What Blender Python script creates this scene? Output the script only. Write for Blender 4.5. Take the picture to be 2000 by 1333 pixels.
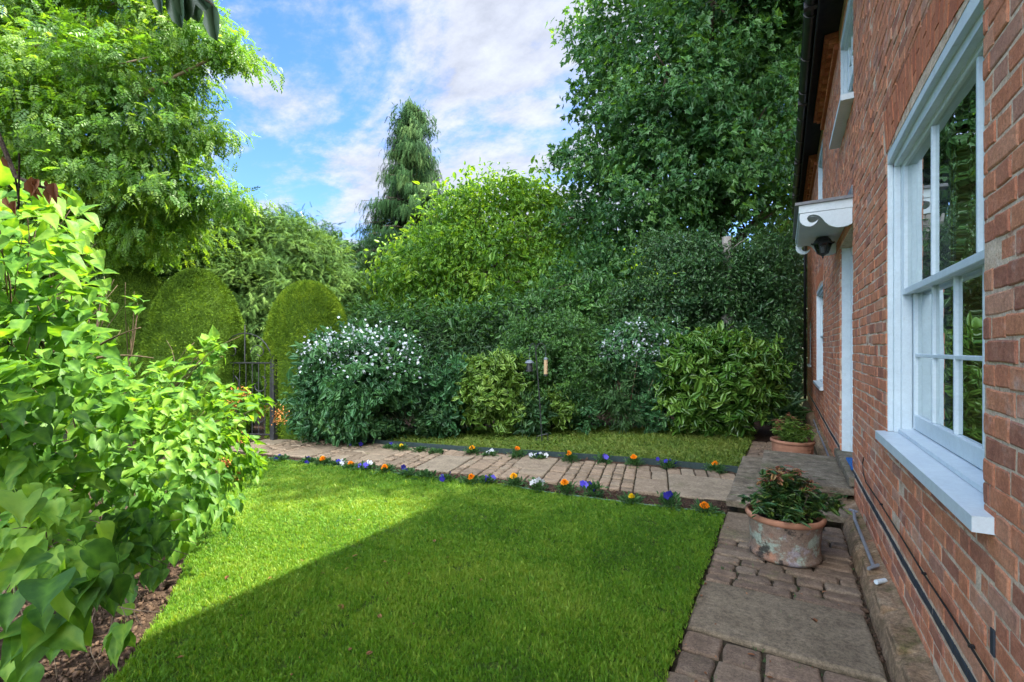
import bpy, bmesh, math, random
import numpy as np
from mathutils import Vector
random.seed(7)
rng = np.random.default_rng(11)
for o in list(bpy.data.objects): bpy.data.objects.remove(o)
SC = bpy.context.scene
R = math.radians

# ------------------------------------------------------------------ camera
H, F0, CX, HY = 1.52, 920.0, 1000.0, 682.0      # eye height, focal (px of 2000), principal column, horizon row
YAW = math.atan(530.0 / 920.0)
CS, SN = math.cos(YAW), math.sin(YAW)
cam = bpy.data.cameras.new('camera'); camo = bpy.data.objects.new('camera', cam); SC.collection.objects.link(camo)
cam.sensor_width = 36; cam.lens = 36 * F0 / 2000; cam.shift_y = (HY - 666.5) / 2000
cam.clip_start = .02; cam.clip_end = 900
camo.location = (0, 0, H); camo.rotation_euler = (R(90), 0, YAW)
SC.camera = camo
SC.render.resolution_x, SC.render.resolution_y = 1024, 682

def P(px, py, z=0.0):
    """ground-plane (or height z) point seen at a photo pixel"""
    d = (H - z) * F0 / (py - HY); r = (px - CX) / F0 * d
    return Vector((r * CS - d * SN, r * SN + d * CS, z))
def D(px, py, d):
    """point at depth d seen at a photo pixel"""
    r = (px - CX) / F0 * d
    return Vector((r * CS - d * SN, r * SN + d * CS, H - (py - HY) * d / F0))

# ------------------------------------------------------------------ sun, sky
SUN = Vector((.578, .50, 1.0)).normalized()
sl = bpy.data.lights.new('sun', 'SUN'); so = bpy.data.objects.new('sun', sl); SC.collection.objects.link(so)
sl.energy = 3.9; sl.angle = R(.6); sl.color = (1.0, .93, .80)
so.rotation_euler = SUN.to_track_quat('Z', 'Y').to_euler()
w = bpy.data.worlds.new('World'); SC.world = w; w.use_nodes = True
nt = w.node_tree; nt.nodes.clear(); N = nt.nodes.new; L = nt.links.new
out = N('ShaderNodeOutputWorld'); bg = N('ShaderNodeBackground'); bg.inputs[1].default_value = .145
sky = N('ShaderNodeTexSky'); sky.sky_type = 'NISHITA'; sky.sun_disc = False
sky.sun_elevation = math.asin(SUN.z); sky.sun_rotation = math.atan2(SUN.x, SUN.y)
sky.air_density = 1.0; sky.dust_density = .6; sky.ozone_density = 1.6
tc = N('ShaderNodeTexCoord'); sep = N('ShaderNodeSeparateXYZ'); L(tc.outputs['Generated'], sep.inputs[0])
mx = N('ShaderNodeMath'); mx.operation = 'MAXIMUM'; mx.inputs[1].default_value = 0.0; L(sep.outputs[2], mx.inputs[0])
ad = N('ShaderNodeMath'); ad.operation = 'ADD'; ad.inputs[1].default_value = .22; L(mx.outputs[0], ad.inputs[0])
dx = N('ShaderNodeMath'); dx.operation = 'DIVIDE'; L(sep.outputs[0], dx.inputs[0]); L(ad.outputs[0], dx.inputs[1])
dy = N('ShaderNodeMath'); dy.operation = 'DIVIDE'; L(sep.outputs[1], dy.inputs[0]); L(ad.outputs[0], dy.inputs[1])
cmb = N('ShaderNodeCombineXYZ'); L(dx.outputs[0], cmb.inputs[0]); L(dy.outputs[0], cmb.inputs[1])
mp = N('ShaderNodeMapping'); mp.inputs['Location'].default_value = (3.1, 1.7, .4); mp.inputs['Rotation'].default_value = (0, 0, .5)
mp.inputs['Scale'].default_value = (1.0, 1.35, 1.0); L(cmb.outputs[0], mp.inputs[0])
n1 = N('ShaderNodeTexNoise'); n1.inputs['Scale'].default_value = 1.9; n1.inputs['Detail'].default_value = 9; n1.inputs['Roughness'].default_value = .58
n1.inputs['Distortion'].default_value = .35; L(mp.outputs[0], n1.inputs['Vector'])
n2 = N('ShaderNodeTexNoise'); n2.inputs['Scale'].default_value = 7.5; n2.inputs['Detail'].default_value = 6; n2.inputs['Roughness'].default_value = .65
L(mp.outputs[0], n2.inputs['Vector'])
# a broad bank of cloud stands in one part of the sky
def bank(v, lo, hi):
    vm = N('ShaderNodeVectorMath'); vm.operation = 'DOT_PRODUCT'; vm.inputs[1].default_value = Vector(v).normalized()
    nm = N('ShaderNodeVectorMath'); nm.operation = 'NORMALIZE'; L(tc.outputs['Generated'], nm.inputs[0]); L(nm.outputs[0], vm.inputs[0])
    mr = N('ShaderNodeMapRange'); mr.interpolation_type = 'SMOOTHSTEP'
    mr.inputs['From Min'].default_value = lo; mr.inputs['From Max'].default_value = hi; L(vm.outputs['Value'], mr.inputs['Value']); return mr
b1 = bank(D(960, 90, 10) - Vector((0, 0, H)), .82, .99)
b2 = bank(D(600, 400, 10) - Vector((0, 0, H)), .86, 1.0)
b3 = bank(D(470, 60, 10) - Vector((0, 0, H)), .90, 1.0)
def mth(op, a, b):
    m = N('ShaderNodeMath'); m.operation = op
    for i, v in enumerate((a, b)):
        if isinstance(v, (int, float)): m.inputs[i].default_value = v
        else: L(v, m.inputs[i])
    return m.outputs[0]
dens = mth('ADD', n1.outputs['Fac'], mth('MULTIPLY', mth('SUBTRACT', n2.outputs['Fac'], .5), .42))
dens = mth('ADD', dens, mth('MULTIPLY', b1.outputs[0], .17))
dens = mth('ADD', dens, mth('MULTIPLY', b2.outputs[0], .10))
dens = mth('SUBTRACT', dens, mth('MULTIPLY', b3.outputs[0], .17))
bk = bank((SN, -CS, .55), .2, .8); dens = mth('ADD', dens, mth('MULTIPLY', bk.outputs[0], .18))  # denser cloud added out of view behind the viewer, as fill
cr = N('ShaderNodeMapRange'); cr.interpolation_type = 'SMOOTHSTEP'; cr.inputs['From Min'].default_value = .47; cr.inputs['From Max'].default_value = .72
cr.inputs['To Max'].default_value = .88; L(dens, cr.inputs['Value'])
hs = N('ShaderNodeHueSaturation'); hs.inputs['Saturation'].default_value = 1.15; hs.inputs['Value'].default_value = .55
sk = N('ShaderNodeMix'); sk.data_type = 'RGBA'; sk.blend_type = 'MULTIPLY'; sk.inputs['Factor'].default_value = 1; sk.inputs['B'].default_value = (.80, .86, 1.06, 1); L(sky.outputs[0], sk.inputs['A']); L(sk.outputs['Result'], hs.inputs['Color'])
mix = N('ShaderNodeMix'); mix.data_type = 'RGBA'; mix.inputs['B'].default_value = (3.9, 4.15, 4.6, 1)
# brightness added to unseen clouds behind the viewer and round the sun, lifting shade
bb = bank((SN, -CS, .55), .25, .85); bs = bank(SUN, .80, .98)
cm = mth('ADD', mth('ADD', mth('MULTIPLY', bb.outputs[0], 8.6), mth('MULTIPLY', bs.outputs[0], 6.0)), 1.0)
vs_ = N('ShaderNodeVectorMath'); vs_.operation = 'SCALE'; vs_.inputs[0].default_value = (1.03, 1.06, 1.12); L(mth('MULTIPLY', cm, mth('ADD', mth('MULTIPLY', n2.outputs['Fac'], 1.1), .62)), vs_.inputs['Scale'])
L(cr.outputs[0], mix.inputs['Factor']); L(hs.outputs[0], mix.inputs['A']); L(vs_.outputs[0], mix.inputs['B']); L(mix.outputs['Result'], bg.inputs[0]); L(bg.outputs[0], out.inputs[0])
SC.view_settings.view_transform = 'Standard'; SC.view_settings.look = 'None'; SC.view_settings.gamma = 1
SC.view_settings.exposure = 2.3
SC.cycles.max_bounces = 8; SC.cycles.diffuse_bounces = 4; SC.cycles.transmission_bounces = 6; SC.cycles.transparent_max_bounces = 12
SC.cycles.use_denoising = True

# ------------------------------------------------------------------ materials
def node_mat(name):
    m = bpy.data.materials.new(name); m.use_nodes = True; t = m.node_tree; t.nodes.clear()
    o = t.nodes.new('ShaderNodeOutputMaterial'); return m, t, t.nodes.new, t.links.new, o
def rgba(c): return (c[0], c[1], c[2], 1)
def ramp(n, stops):
    r = n('ShaderNodeValToRGB'); e = r.color_ramp.elements
    while len(e) < len(stops): e.new(.5)
    for k, (p, c) in enumerate(stops): e[k].position = p; e[k].color = rgba(c)
    return r
def surf(name, stops, scale=8, detail=6, rough=.85, bump=.3, bscale=None, bdist=.01, spec=.3, tint=0.0, tintc=None, metal=0, layer=None, coat=0, grain=0):
    """noise-coloured principled surface; tint = strength of the per-piece colour attribute"""
    m, t, n, l, o = node_mat(name); p = n('ShaderNodeBsdfPrincipled'); l(p.outputs[0], o.inputs[0])
    g = n('ShaderNodeNewGeometry'); nz = n('ShaderNodeTexNoise'); nz.inputs['Scale'].default_value = scale; nz.inputs['Detail'].default_value = detail
    nz.inputs['Roughness'].default_value = .62; l(g.outputs['Position'], nz.inputs['Vector'])
    r = ramp(n, stops); l(nz.outputs['Fac'], r.inputs[0]); col = r.outputs[0]
    if tint:
        at = n('ShaderNodeAttribute'); at.attribute_name = 'tint'; tr = ramp(n, tintc); l(at.outputs['Fac'], tr.inputs[0])
        mm = n('ShaderNodeMix'); mm.data_type = 'RGBA'; mm.inputs['Factor'].default_value = tint; l(col, mm.inputs['A']); l(tr.outputs[0], mm.inputs['B']); col = mm.outputs['Result']
    for (lc, lsc, lo, hi, amt) in (layer or []):
        n3 = n('ShaderNodeTexNoise'); n3.inputs['Scale'].default_value = lsc; n3.inputs['Detail'].default_value = 8; n3.inputs['Roughness'].default_value = .68
        mo = n('ShaderNodeVectorMath'); mo.operation = 'ADD'; mo.inputs[1].default_value = (lsc, lo * 9, hi * 5); l(g.outputs['Position'], mo.inputs[0]); l(mo.outputs[0], n3.inputs['Vector'])
        mr = n('ShaderNodeMapRange'); mr.interpolation_type = 'SMOOTHSTEP'; mr.inputs['From Min'].default_value = lo; mr.inputs['From Max'].default_value = hi; mr.inputs['To Max'].default_value = amt
        l(n3.outputs['Fac'], mr.inputs['Value']); mm = n('ShaderNodeMix'); mm.data_type = 'RGBA'; l(mr.outputs[0], mm.inputs['Factor']); l(col, mm.inputs['A']); mm.inputs['B'].default_value = rgba(lc); col = mm.outputs['Result']
    if grain:
        for gs, ga in ((scale * 5.5, grain), (scale * 19, grain * .8)):
            ng = n('ShaderNodeTexNoise'); ng.inputs['Scale'].default_value = gs; ng.inputs['Detail'].default_value = 4; ng.inputs['Roughness'].default_value = .75; l(g.outputs['Position'], ng.inputs['Vector'])
            gr_ = n('ShaderNodeMapRange'); gr_.inputs['From Min'].default_value = .36; gr_.inputs['From Max'].default_value = .64; gr_.inputs['To Min'].default_value = 1 - ga; gr_.inputs['To Max'].default_value = 1 + ga * .8; l(ng.outputs['Fac'], gr_.inputs['Value'])
            vm = n('ShaderNodeVectorMath'); vm.operation = 'SCALE'; l(col, vm.inputs[0]); l(gr_.outputs[0], vm.inputs['Scale']); col = vm.outputs[0]
    l(col, p.inputs['Base Color']); p.inputs['Roughness'].default_value = rough; p.inputs['Specular IOR Level'].default_value = spec
    p.inputs['Metallic'].default_value = metal; p.inputs['Coat Weight'].default_value = coat
    if bump:
        nb = n('ShaderNodeTexNoise'); nb.inputs['Scale'].default_value = bscale or scale * 4; nb.inputs['Detail'].default_value = 8; nb.inputs['Roughness'].default_value = .7
        l(g.outputs['Position'], nb.inputs['Vector']); b = n('ShaderNodeBump'); b.inputs['Strength'].default_value = bump; b.inputs['Distance'].default_value = bdist
        l(nb.outputs['Fac'], b.inputs['Height']); l(b.outputs[0], p.inputs['Normal'])
    return m
def leafm(name, dark, mid, light, trans=None, tf=.4, rough=.45, spec=.4, mott=0):
    m, t, n, l, o = node_mat(name); at = n('ShaderNodeAttribute'); at.attribute_name = 'tint'
    r = ramp(n, [(0, dark), (.5, mid), (1, light)]); l(at.outputs['Fac'], r.inputs[0])
    p = n('ShaderNodeBsdfPrincipled'); p.inputs['Roughness'].default_value = rough; p.inputs['Specular IOR Level'].default_value = spec; l(r.outputs[0], p.inputs['Base Color'])
    if mott:
        g = n('ShaderNodeNewGeometry'); nz = n('ShaderNodeTexNoise'); nz.inputs['Scale'].default_value = mott; nz.inputs['Detail'].default_value = 5; l(g.outputs['Position'], nz.inputs['Vector'])
        aa = n('ShaderNodeMath'); aa.operation = 'MULTIPLY_ADD'; aa.inputs[1].default_value = .9; aa.inputs[2].default_value = -.45; l(nz.outputs['Fac'], aa.inputs[0])
        ab = n('ShaderNodeMath'); ab.operation = 'ADD'; l(aa.outputs[0], ab.inputs[0]); l(at.outputs['Fac'], ab.inputs[1]); l(ab.outputs[0], r.inputs[0])
        b = n('ShaderNodeBump'); b.inputs['Strength'].default_value = .5; b.inputs['Distance'].default_value = .004; l(nz.outputs['Fac'], b.inputs['Height']); l(b.outputs[0], p.inputs['Normal'])
    tr = n('ShaderNodeBsdfTranslucent')
    k = trans or (2.2, 2.0, .7)
    mm = n('ShaderNodeMix'); mm.data_type = 'RGBA'; mm.blend_type = 'MULTIPLY'; mm.inputs['Factor'].default_value = 1; l(r.outputs[0], mm.inputs['A']); mm.inputs['B'].default_value = rgba(k)
    l(mm.outputs['Result'], tr.inputs['Color']); ms = n('ShaderNodeMixShader'); ms.inputs[0].default_value = tf
    l(p.outputs[0], ms.inputs[1]); l(tr.outputs[0], ms.inputs[2]); l(ms.outputs[0], o.inputs[0]); return m
M = {}
M['brick'] = surf('brick', [(.28, (.32, .125, .075)), (.5, (.52, .215, .12)), (.74, (.64, .33, .21))], 13, 10, .92, .9, 75, .008, .15,
                  .5, [(0, (.22, .10, .08)), (.2, (.40, .155, .10)), (.5, (.58, .22, .11)), (.75, (.62, .28, .15)), (.9, (.54, .35, .25)), (1, (.24, .15, .13))],
                  layer=[((.66, .52, .44), 4.5, .56, .74, .55), ((.10, .06, .045), 3.1, .60, .82, .5), ((.55, .42, .33), 34, .60, .75, .4), ((.07, .045, .035), 70, .64, .72, .7)], grain=0.20)
M['mortar'] = surf('mortar', [(.3, (.50, .37, .26)), (.6, (.68, .54, .40)), (.8, (.78, .68, .54))], 14, 8, .95, .8, 90, .006, .1,
                   layer=[((.34, .17, .10), 9, .52, .66, .85), ((.10, .09, .06), 2.2, .66, .8, .5)], grain=0.22)
M['slate'] = surf('slate', [(.3, (.020, .026, .034)), (.7, (.04, .05, .062))], 20, 6, .6, .3, 60, .003)
M['rubbed'] = surf('rubbed_brick', [(.3, (.36, .12, .06)), (.7, (.50, .19, .10))], 12, 8, .85, .4, 60, .004, .2, .5, [(0, (.34, .10, .05)), (1, (.56, .22, .11))],
                   layer=[((.6, .45, .36), 9, .66, .82, .4)], grain=0.20)
M['plinth'] = surf('plinth', [(.3, (0.156, 0.112, 0.068)), (.55, (0.281, 0.194, 0.120)), (.75, (0.374, 0.301, 0.200))], 7, 9, .95, .9, 30, .015, .1,
                   layer=[((0.078, 0.092, 0.024), 4, .5, .68, .75), ((0.354, 0.116, 0.064), 3, .60, .68, .6)], grain=0.35)
M['paint'] = surf('white_paint', [(.3, (.52, .61, .65)), (.7, (.61, .70, .73))], 5, 5, .42, .25, 40, .002, .4, layer=[((.34, .36, .30), 11, .60, .78, .45), ((.20, .19, .15), 45, .70, .78, .6)], grain=.05)
M['paint_d'] = surf('door_paint', [(.3, (.42, .55, .62)), (.7, (.48, .61, .67))], 3, 4, .35, .05, 30, .002, .5)
M['stone'] = surf('step_stone', [(.30, (0.083, 0.068, 0.046)), (.5, (0.177, 0.147, 0.104)), (.70, (0.281, 0.242, 0.176))], 10, 10, .9, .6, 34, .008, .25,
                  layer=[((0.114, 0.126, 0.056), 3.3, .52, .72, .65), ((0.062, 0.049, 0.036), 9, .60, .75, .7), ((0.468, 0.427, 0.336), 26, .68, .76, .5)], grain=0.32)
M['sett'] = surf('sett_stone', [(.30, (0.078, 0.058, 0.040)), (.5, (0.177, 0.126, 0.088)), (.70, (0.281, 0.209, 0.148))], 16, 10, .88, .8, 45, .009, .28,
                 .45, [(0, (0.094, 0.073, 0.052)), (.4, (0.187, 0.131, 0.088)), (.75, (0.260, 0.179, 0.120)), (1, (0.208, 0.175, 0.124))],
                 layer=[((0.094, 0.097, 0.036), 4, .56, .74, .6), ((0.062, 0.049, 0.032), 16, .60, .74, .6)], grain=0.34)
M['slab'] = surf('path_slab', [(.30, (0.073, 0.058, 0.036)), (.5, (0.151, 0.121, 0.078)), (.70, (0.239, 0.194, 0.132))], 9, 10, .88, .6, 40, .008, .28,
                 .35, [(0, (0.135, 0.112, 0.076)), (.5, (0.250, 0.179, 0.124)), (1, (0.208, 0.179, 0.124))],
                 layer=[((0.135, 0.136, 0.052), 3, .55, .74, .55), ((0.073, 0.058, 0.040), 12, .60, .76, .6), ((0.437, 0.398, 0.312), 30, .69, .77, .5)], grain=0.34)
M['path_sett'] = surf('path_sett', [(.30, (0.125, 0.095, 0.064)), (.5, (0.229, 0.175, 0.116)), (.70, (0.343, 0.267, 0.184))], 14, 10, .88, .8, 45, .009, .25,
                 .45, [(0, (0.177, 0.136, 0.096)), (.4, (0.291, 0.213, 0.144)), (.75, (0.395, 0.281, 0.188)), (1, (0.312, 0.267, 0.192))], layer=[((0.125, 0.116, 0.048), 4, .58, .74, .5)], grain=.25)
M['path_slab'] = surf('path_slab_top', [(.30, (0.146, 0.114, 0.076)), (.5, (0.239, 0.189, 0.128)), (.70, (0.333, 0.272, 0.188))], 8, 10, .88, .6, 40, .008, .25,
                 .35, [(0, (0.229, 0.184, 0.128)), (.5, (0.354, 0.257, 0.176)), (1, (0.312, 0.267, 0.192))], layer=[((0.135, 0.126, 0.056), 3, .58, .74, .5)], grain=.25)
M['soil'] = surf('soil', [(.3, (.035, .022, .015)), (.55, (.085, .055, .038)), (.78, (.17, .12, .085))], 26, 10, .97, 1.0, 60, .03, .1, grain=0.30)
M['joint'] = surf('joint_soil', [(.3, (.03, .024, .017)), (.55, (.07, .056, .036)), (.78, (.06, .085, .03))], 22, 8, .97, 1.0, 60, .02, .1)
M['clod'] = surf('clod', [(.3, (.05, .032, .022)), (.6, (.11, .073, .05)), (.8, (.20, .145, .10))], 30, 6, .97, .6, 90, .01, .1)
M['turf'] = surf('turf_base', [(.3, (.030, .055, .010)), (.5, (.055, .095, .016)), (.75, (.09, .125, .028))], 6, 9, .95, .9, 120, .02, .1)
M['ground'] = surf('ground', [(.3, (.02, .03, .012)), (.7, (.05, .06, .025))], 2, 8, .97, .6, 20, .05, .1)
M['terra'] = surf('terracotta', [(.3, (0.239, 0.106, 0.059)), (.55, (0.368, 0.182, 0.108)), (.8, (0.442, 0.259, 0.167))], 9, 8, .85, .5, 40, .006, .2,
                  layer=[((0.184, 0.144, 0.113), 3, .36, .52, .88), ((0.276, 0.336, 0.274), 6, .50, .58, .9), ((0.331, 0.317, 0.372), 5, .56, .68, .6), ((0.028, 0.025, 0.022), 6.5, .53, .62, .92), ((0.313, 0.134, 0.078), 4.2, .62, .72, .6)], grain=0.25)
M['terra_c'] = surf('terracotta_rim', [(.3, (0.272, 0.129, 0.078)), (.6, (0.368, 0.181, 0.110)), (.8, (0.400, 0.241, 0.166))], 10, 7, .85, .35, 50, .004, .2,
                  layer=[((0.128, 0.112, 0.064), 9, .60, .75, .6)])
M['iron'] = surf('black_iron', [(.3, (.012, .013, .014)), (.7, (.03, .032, .034))], 20, 4, .45, .2, 60, .002, .5)
M['gutter'] = surf('gutter', [(.3, (.008, .008, .009)), (.7, (.022, .022, .02))], 12, 4, .35, .15, 40, .002, .5, layer=[((.05, .05, .02), 5, .56, .70, .7)])
M['soffit'] = surf('soffit', [(.3, (.012, .011, .010)), (.7, (.03, .026, .022))], 12, 4, .8, .3)
M['tile'] = surf('roof_tile', [(.3, (.10, .05, .035)), (.7, (.19, .09, .06))], 5, 6, .9, .5)
M['bark'] = surf('bark', [(.3, (.045, .036, .027)), (.55, (.10, .08, .06)), (.8, (.17, .145, .115))], 7, 9, .95, .9, 28, .03, .1, grain=0.30)
M['bark_l'] = surf('twig', [(.3, (.20, .14, .09)), (.7, (.36, .27, .18))], 20, 5, .8, .3)
M['lilac_bark'] = surf('lilac_bark', [(.3, (.10, .07, .045)), (.7, (.22, .16, .11))], 20, 5, .85, .4)
M['bark_g'] = surf('grey_bark', [(.3, (.20, .195, .18)), (.7, (.38, .36, .33))], 9, 7, .9, .7, 40, .01)
M['edge'] = surf('green_edging', [(.3, (.018, .035, .036)), (.7, (.035, .06, .058))], 20, 4, .45, .2, 50, .002, .4)
M['edge_l'] = surf('pale_edging', [(.3, (.06, .13, .09)), (.7, (.13, .22, .15))], 20, 4, .5, .2, 50, .002, .4)
M['lead'] = surf('lead', [(.3, (.13, .14, .15)), (.7, (.24, .25, .26))], 14, 5, .6, .3)
M['pipe'] = surf('grey_pipe', [(.3, (.16, .18, .20)), (.7, (.24, .26, .29))], 20, 4, .5, .1)
M['cable'] = surf('black_cable', [(.3, (.01, .01, .01)), (.7, (.02, .02, .02))], 20, 2, .5, 0)
M['blue'] = surf('blue_mat', [(.3, (.015, .08, .26)), (.7, (.03, .14, .38))], 40, 4, .95, .6, 90, .006)
M['brass'] = surf('aged_brass', [(.3, (.06, .045, .03)), (.7, (.12, .09, .06))], 20, 4, .4, .1, metal=.8)
M['curtain'] = surf('curtain', [(.3, (.58, .64, .68)), (.7, (.74, .78, .80))], 6, 4, .9, .2)
M['drape'] = surf('olive_drape', [(.3, (.46, .38, .10)), (.7, (.62, .52, .16))], 9, 5, .9, .3)
M['room'] = surf('room_wall', [(.3, (.52, .42, .13)), (.7, (.62, .50, .17))], 3, 4, .9, .1)
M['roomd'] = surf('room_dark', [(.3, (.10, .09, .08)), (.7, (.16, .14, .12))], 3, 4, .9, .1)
M['seed'] = surf('bird_seed', [(.3, (.32, .22, .12)), (.7, (.52, .38, .22))], 90, 4, .9, .8, 200, .004)
M['steelg'] = surf('feeder_lid', [(.3, (.09, .11, .13)), (.7, (.15, .18, .20))], 20, 3, .4, .1)
M['deadleaf'] = leafm('dead_leaf', (.16, .07, .035), (.28, .13, .065), (.38, .21, .11), (1.5, 1.3, 1.0), .3, .7, .2)
M['panicle'] = surf('faded_flower', [(.3, (.30, .11, .03)), (.7, (.50, .22, .07))], 30, 4, .9, .3)
def glassm(name, tr=.75):
    m, t, n, l, o = node_mat(name); gl = n('ShaderNodeBsdfGlossy'); gl.inputs['Roughness'].default_value = .0; gl.inputs['Color'].default_value = (.72, .78, .78, 1)
    tp = n('ShaderNodeBsdfTransparent'); tp.inputs[0].default_value = (tr, tr * 1.02, tr, 1); fr = n('ShaderNodeFresnel'); fr.inputs[0].default_value = 1.62
    g = n('ShaderNodeNewGeometry'); nz = n('ShaderNodeTexNoise'); nz.inputs['Scale'].default_value = 2.2; nz.inputs['Detail'].default_value = 1; l(g.outputs['Position'], nz.inputs['Vector'])
    b = n('ShaderNodeBump'); b.inputs['Strength'].default_value = .12; b.inputs['Distance'].default_value = .03; l(nz.outputs['Fac'], b.inputs['Height']); l(b.outputs[0], gl.inputs['Normal'])
    mm = n('ShaderNodeMath'); mm.operation = 'MULTIPLY'; mm.inputs[1].default_value = .9; mm.use_clamp = True; l(fr.outputs[0], mm.inputs[0])
    ms = n('ShaderNodeMixShader'); l(mm.outputs[0], ms.inputs[0]); l(tp.outputs[0], ms.inputs[1]); l(gl.outputs[0], ms.inputs[2]); l(ms.outputs[0], o.inputs[0]); return m
M['glass'] = glassm('window_glass'); M['lglass'] = glassm('lantern_glass', .5)
# foliage
M['lilac'] = leafm('lilac_leaf', (.045, .13, .022), (.105, .25, .036), (.21, .37, .05), (2.0, 1.75, .5), .46, .5, .30, 60)
M['ash'] = leafm('ash_leaf', (.05, .14, .02), (.10, .22, .03), (.19, .31, .045), (2.2, 1.9, .5), .5, .4, .45)
M['syc'] = leafm('sycamore_leaf', (.030, .10, .036), (.056, .155, .045), (.11, .24, .06), (2.3, 2.0, .5), .36, .42, .5)
M['cherry'] = leafm('cherry_leaf', (.055, .15, .022), (.12, .26, .034), (.23, .38, .05), (2.3, 1.9, .4), .45, .4, .45)
M['yew'] = leafm('yew_leaf', (.035, .085, .018), (.075, .155, .03), (.145, .245, .05), (1.5, 1.4, .6), .22, .65, .15)
M['conifer'] = leafm('conifer_leaf', (.018, .052, .018), (.042, .098, .030), (.10, .17, .05), (1.4, 1.4, .7), .15, .8, .1)
M['topi'] = leafm('topiary_leaf', (.045, .095, .008), (.10, .19, .012), (.20, .30, .02), (1.5, 1.3, .4), .2, .7, .15)
M['holly'] = leafm('holly_leaf', (.026, .078, .028), (.05, .13, .04), (.095, .20, .055), (2, 1.8, .6), .18, .3, .6)
M['hedge'] = leafm('hedge_leaf', (.018, .05, .018), (.032, .085, .026), (.06, .13, .035), (2, 1.8, .6), .2, .4, .4)
M['privet'] = leafm('privet_leaf', (.035, .10, .028), (.065, .165, .04), (.12, .26, .055), (2, 1.8, .5), .28, .35, .5)
M['phil'] = leafm('mock_orange_leaf', (.026, .09, .036), (.055, .165, .058), (.11, .25, .08), (2, 1.8, .7), .25, .4, .45)
M['laurel'] = leafm('laurel_leaf', (.045, .13, .02), (.09, .21, .03), (.19, .33, .055), (2, 1.7, .5), .22, .25, .6)
M['choisya'] = leafm('choisya_leaf', (.07, .16, .025), (.14, .26, .04), (.24, .38, .08), (1.9, 1.6, .5), .28, .35, .5)
M['fern'] = leafm('undergrowth', (.025, .075, .03), (.05, .13, .045), (.10, .20, .06), (2, 1.8, .6), .28, .45, .4)
M['bamboo'] = leafm('bamboo_leaf', (.035, .09, .03), (.06, .14, .045), (.11, .2, .07), (2, 1.8, .6), .28, .45, .4)
M['far'] = leafm('far_leaf', (.035, .085, .018), (.07, .15, .026), (.13, .23, .035), (2.1, 1.8, .5), .4, .5, .3)
M['grass'] = leafm('grass_blade', (.055, .155, .012), (.12, .27, .018), (.25, .36, .05), (2.0, 1.6, .4), .38, .5, .3)
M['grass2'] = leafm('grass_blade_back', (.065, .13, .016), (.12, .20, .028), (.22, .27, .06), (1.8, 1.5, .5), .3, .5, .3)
M['pieris'] = leafm('pieris_leaf', (.022, .065, .022), (.045, .12, .03), (.12, .18, .03), (2, 1.8, .5), .22, .28, .55)
M['pieris_r'] = leafm('pieris_red', (.20, .055, .04), (.30, .11, .07), (.34, .22, .08), (1.6, 1.3, .8), .3, .35, .5)
M['overhang'] = leafm('overhang_leaf', (.03, .07, .04), (.05, .10, .055), (.07, .13, .07), (1.6, 1.6, .8), .2, .4, .4)
M['mg_leaf'] = leafm('marigold_leaf', (.03, .085, .025), (.05, .13, .04), (.08, .19, .05), (2, 1.8, .6), .25, .5, .4)
M['orange'] = leafm('marigold_orange', (.75, .20, .005), (.85, .28, .006), (.90, .36, .01), (1.2, 1.1, .8), .25, .6, .2)
M['yellow'] = leafm('marigold_yellow', (.75, .50, .005), (.82, .60, .01), (.88, .68, .03), (1.1, 1.1, .8), .25, .6, .2)
M['amber'] = leafm('marigold_amber', (.80, .33, .005), (.86, .42, .006), (.90, .50, .01), (1.1, 1.1, .8), .25, .6, .2)
M['violet'] = leafm('pansy_violet', (.06, .045, .50), (.10, .08, .62), (.22, .18, .75), (1.2, 1.1, 1.2), .25, .55, .2)
M['dblue'] = leafm('pansy_dark', (.015, .012, .16), (.03, .022, .27), (.05, .035, .36), (1.2, 1.1, 1.2), .2, .5, .2)
M['blossom'] = leafm('blossom_white', (.42, .47, .50), (.54, .60, .64), (.66, .71, .74), (1, 1, 1), .2, .6, .2)
M['white'] = leafm('petal_white', (.62, .64, .72), (.76, .78, .84), (.84, .85, .88), (1, 1, 1), .25, .55, .2)

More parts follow.
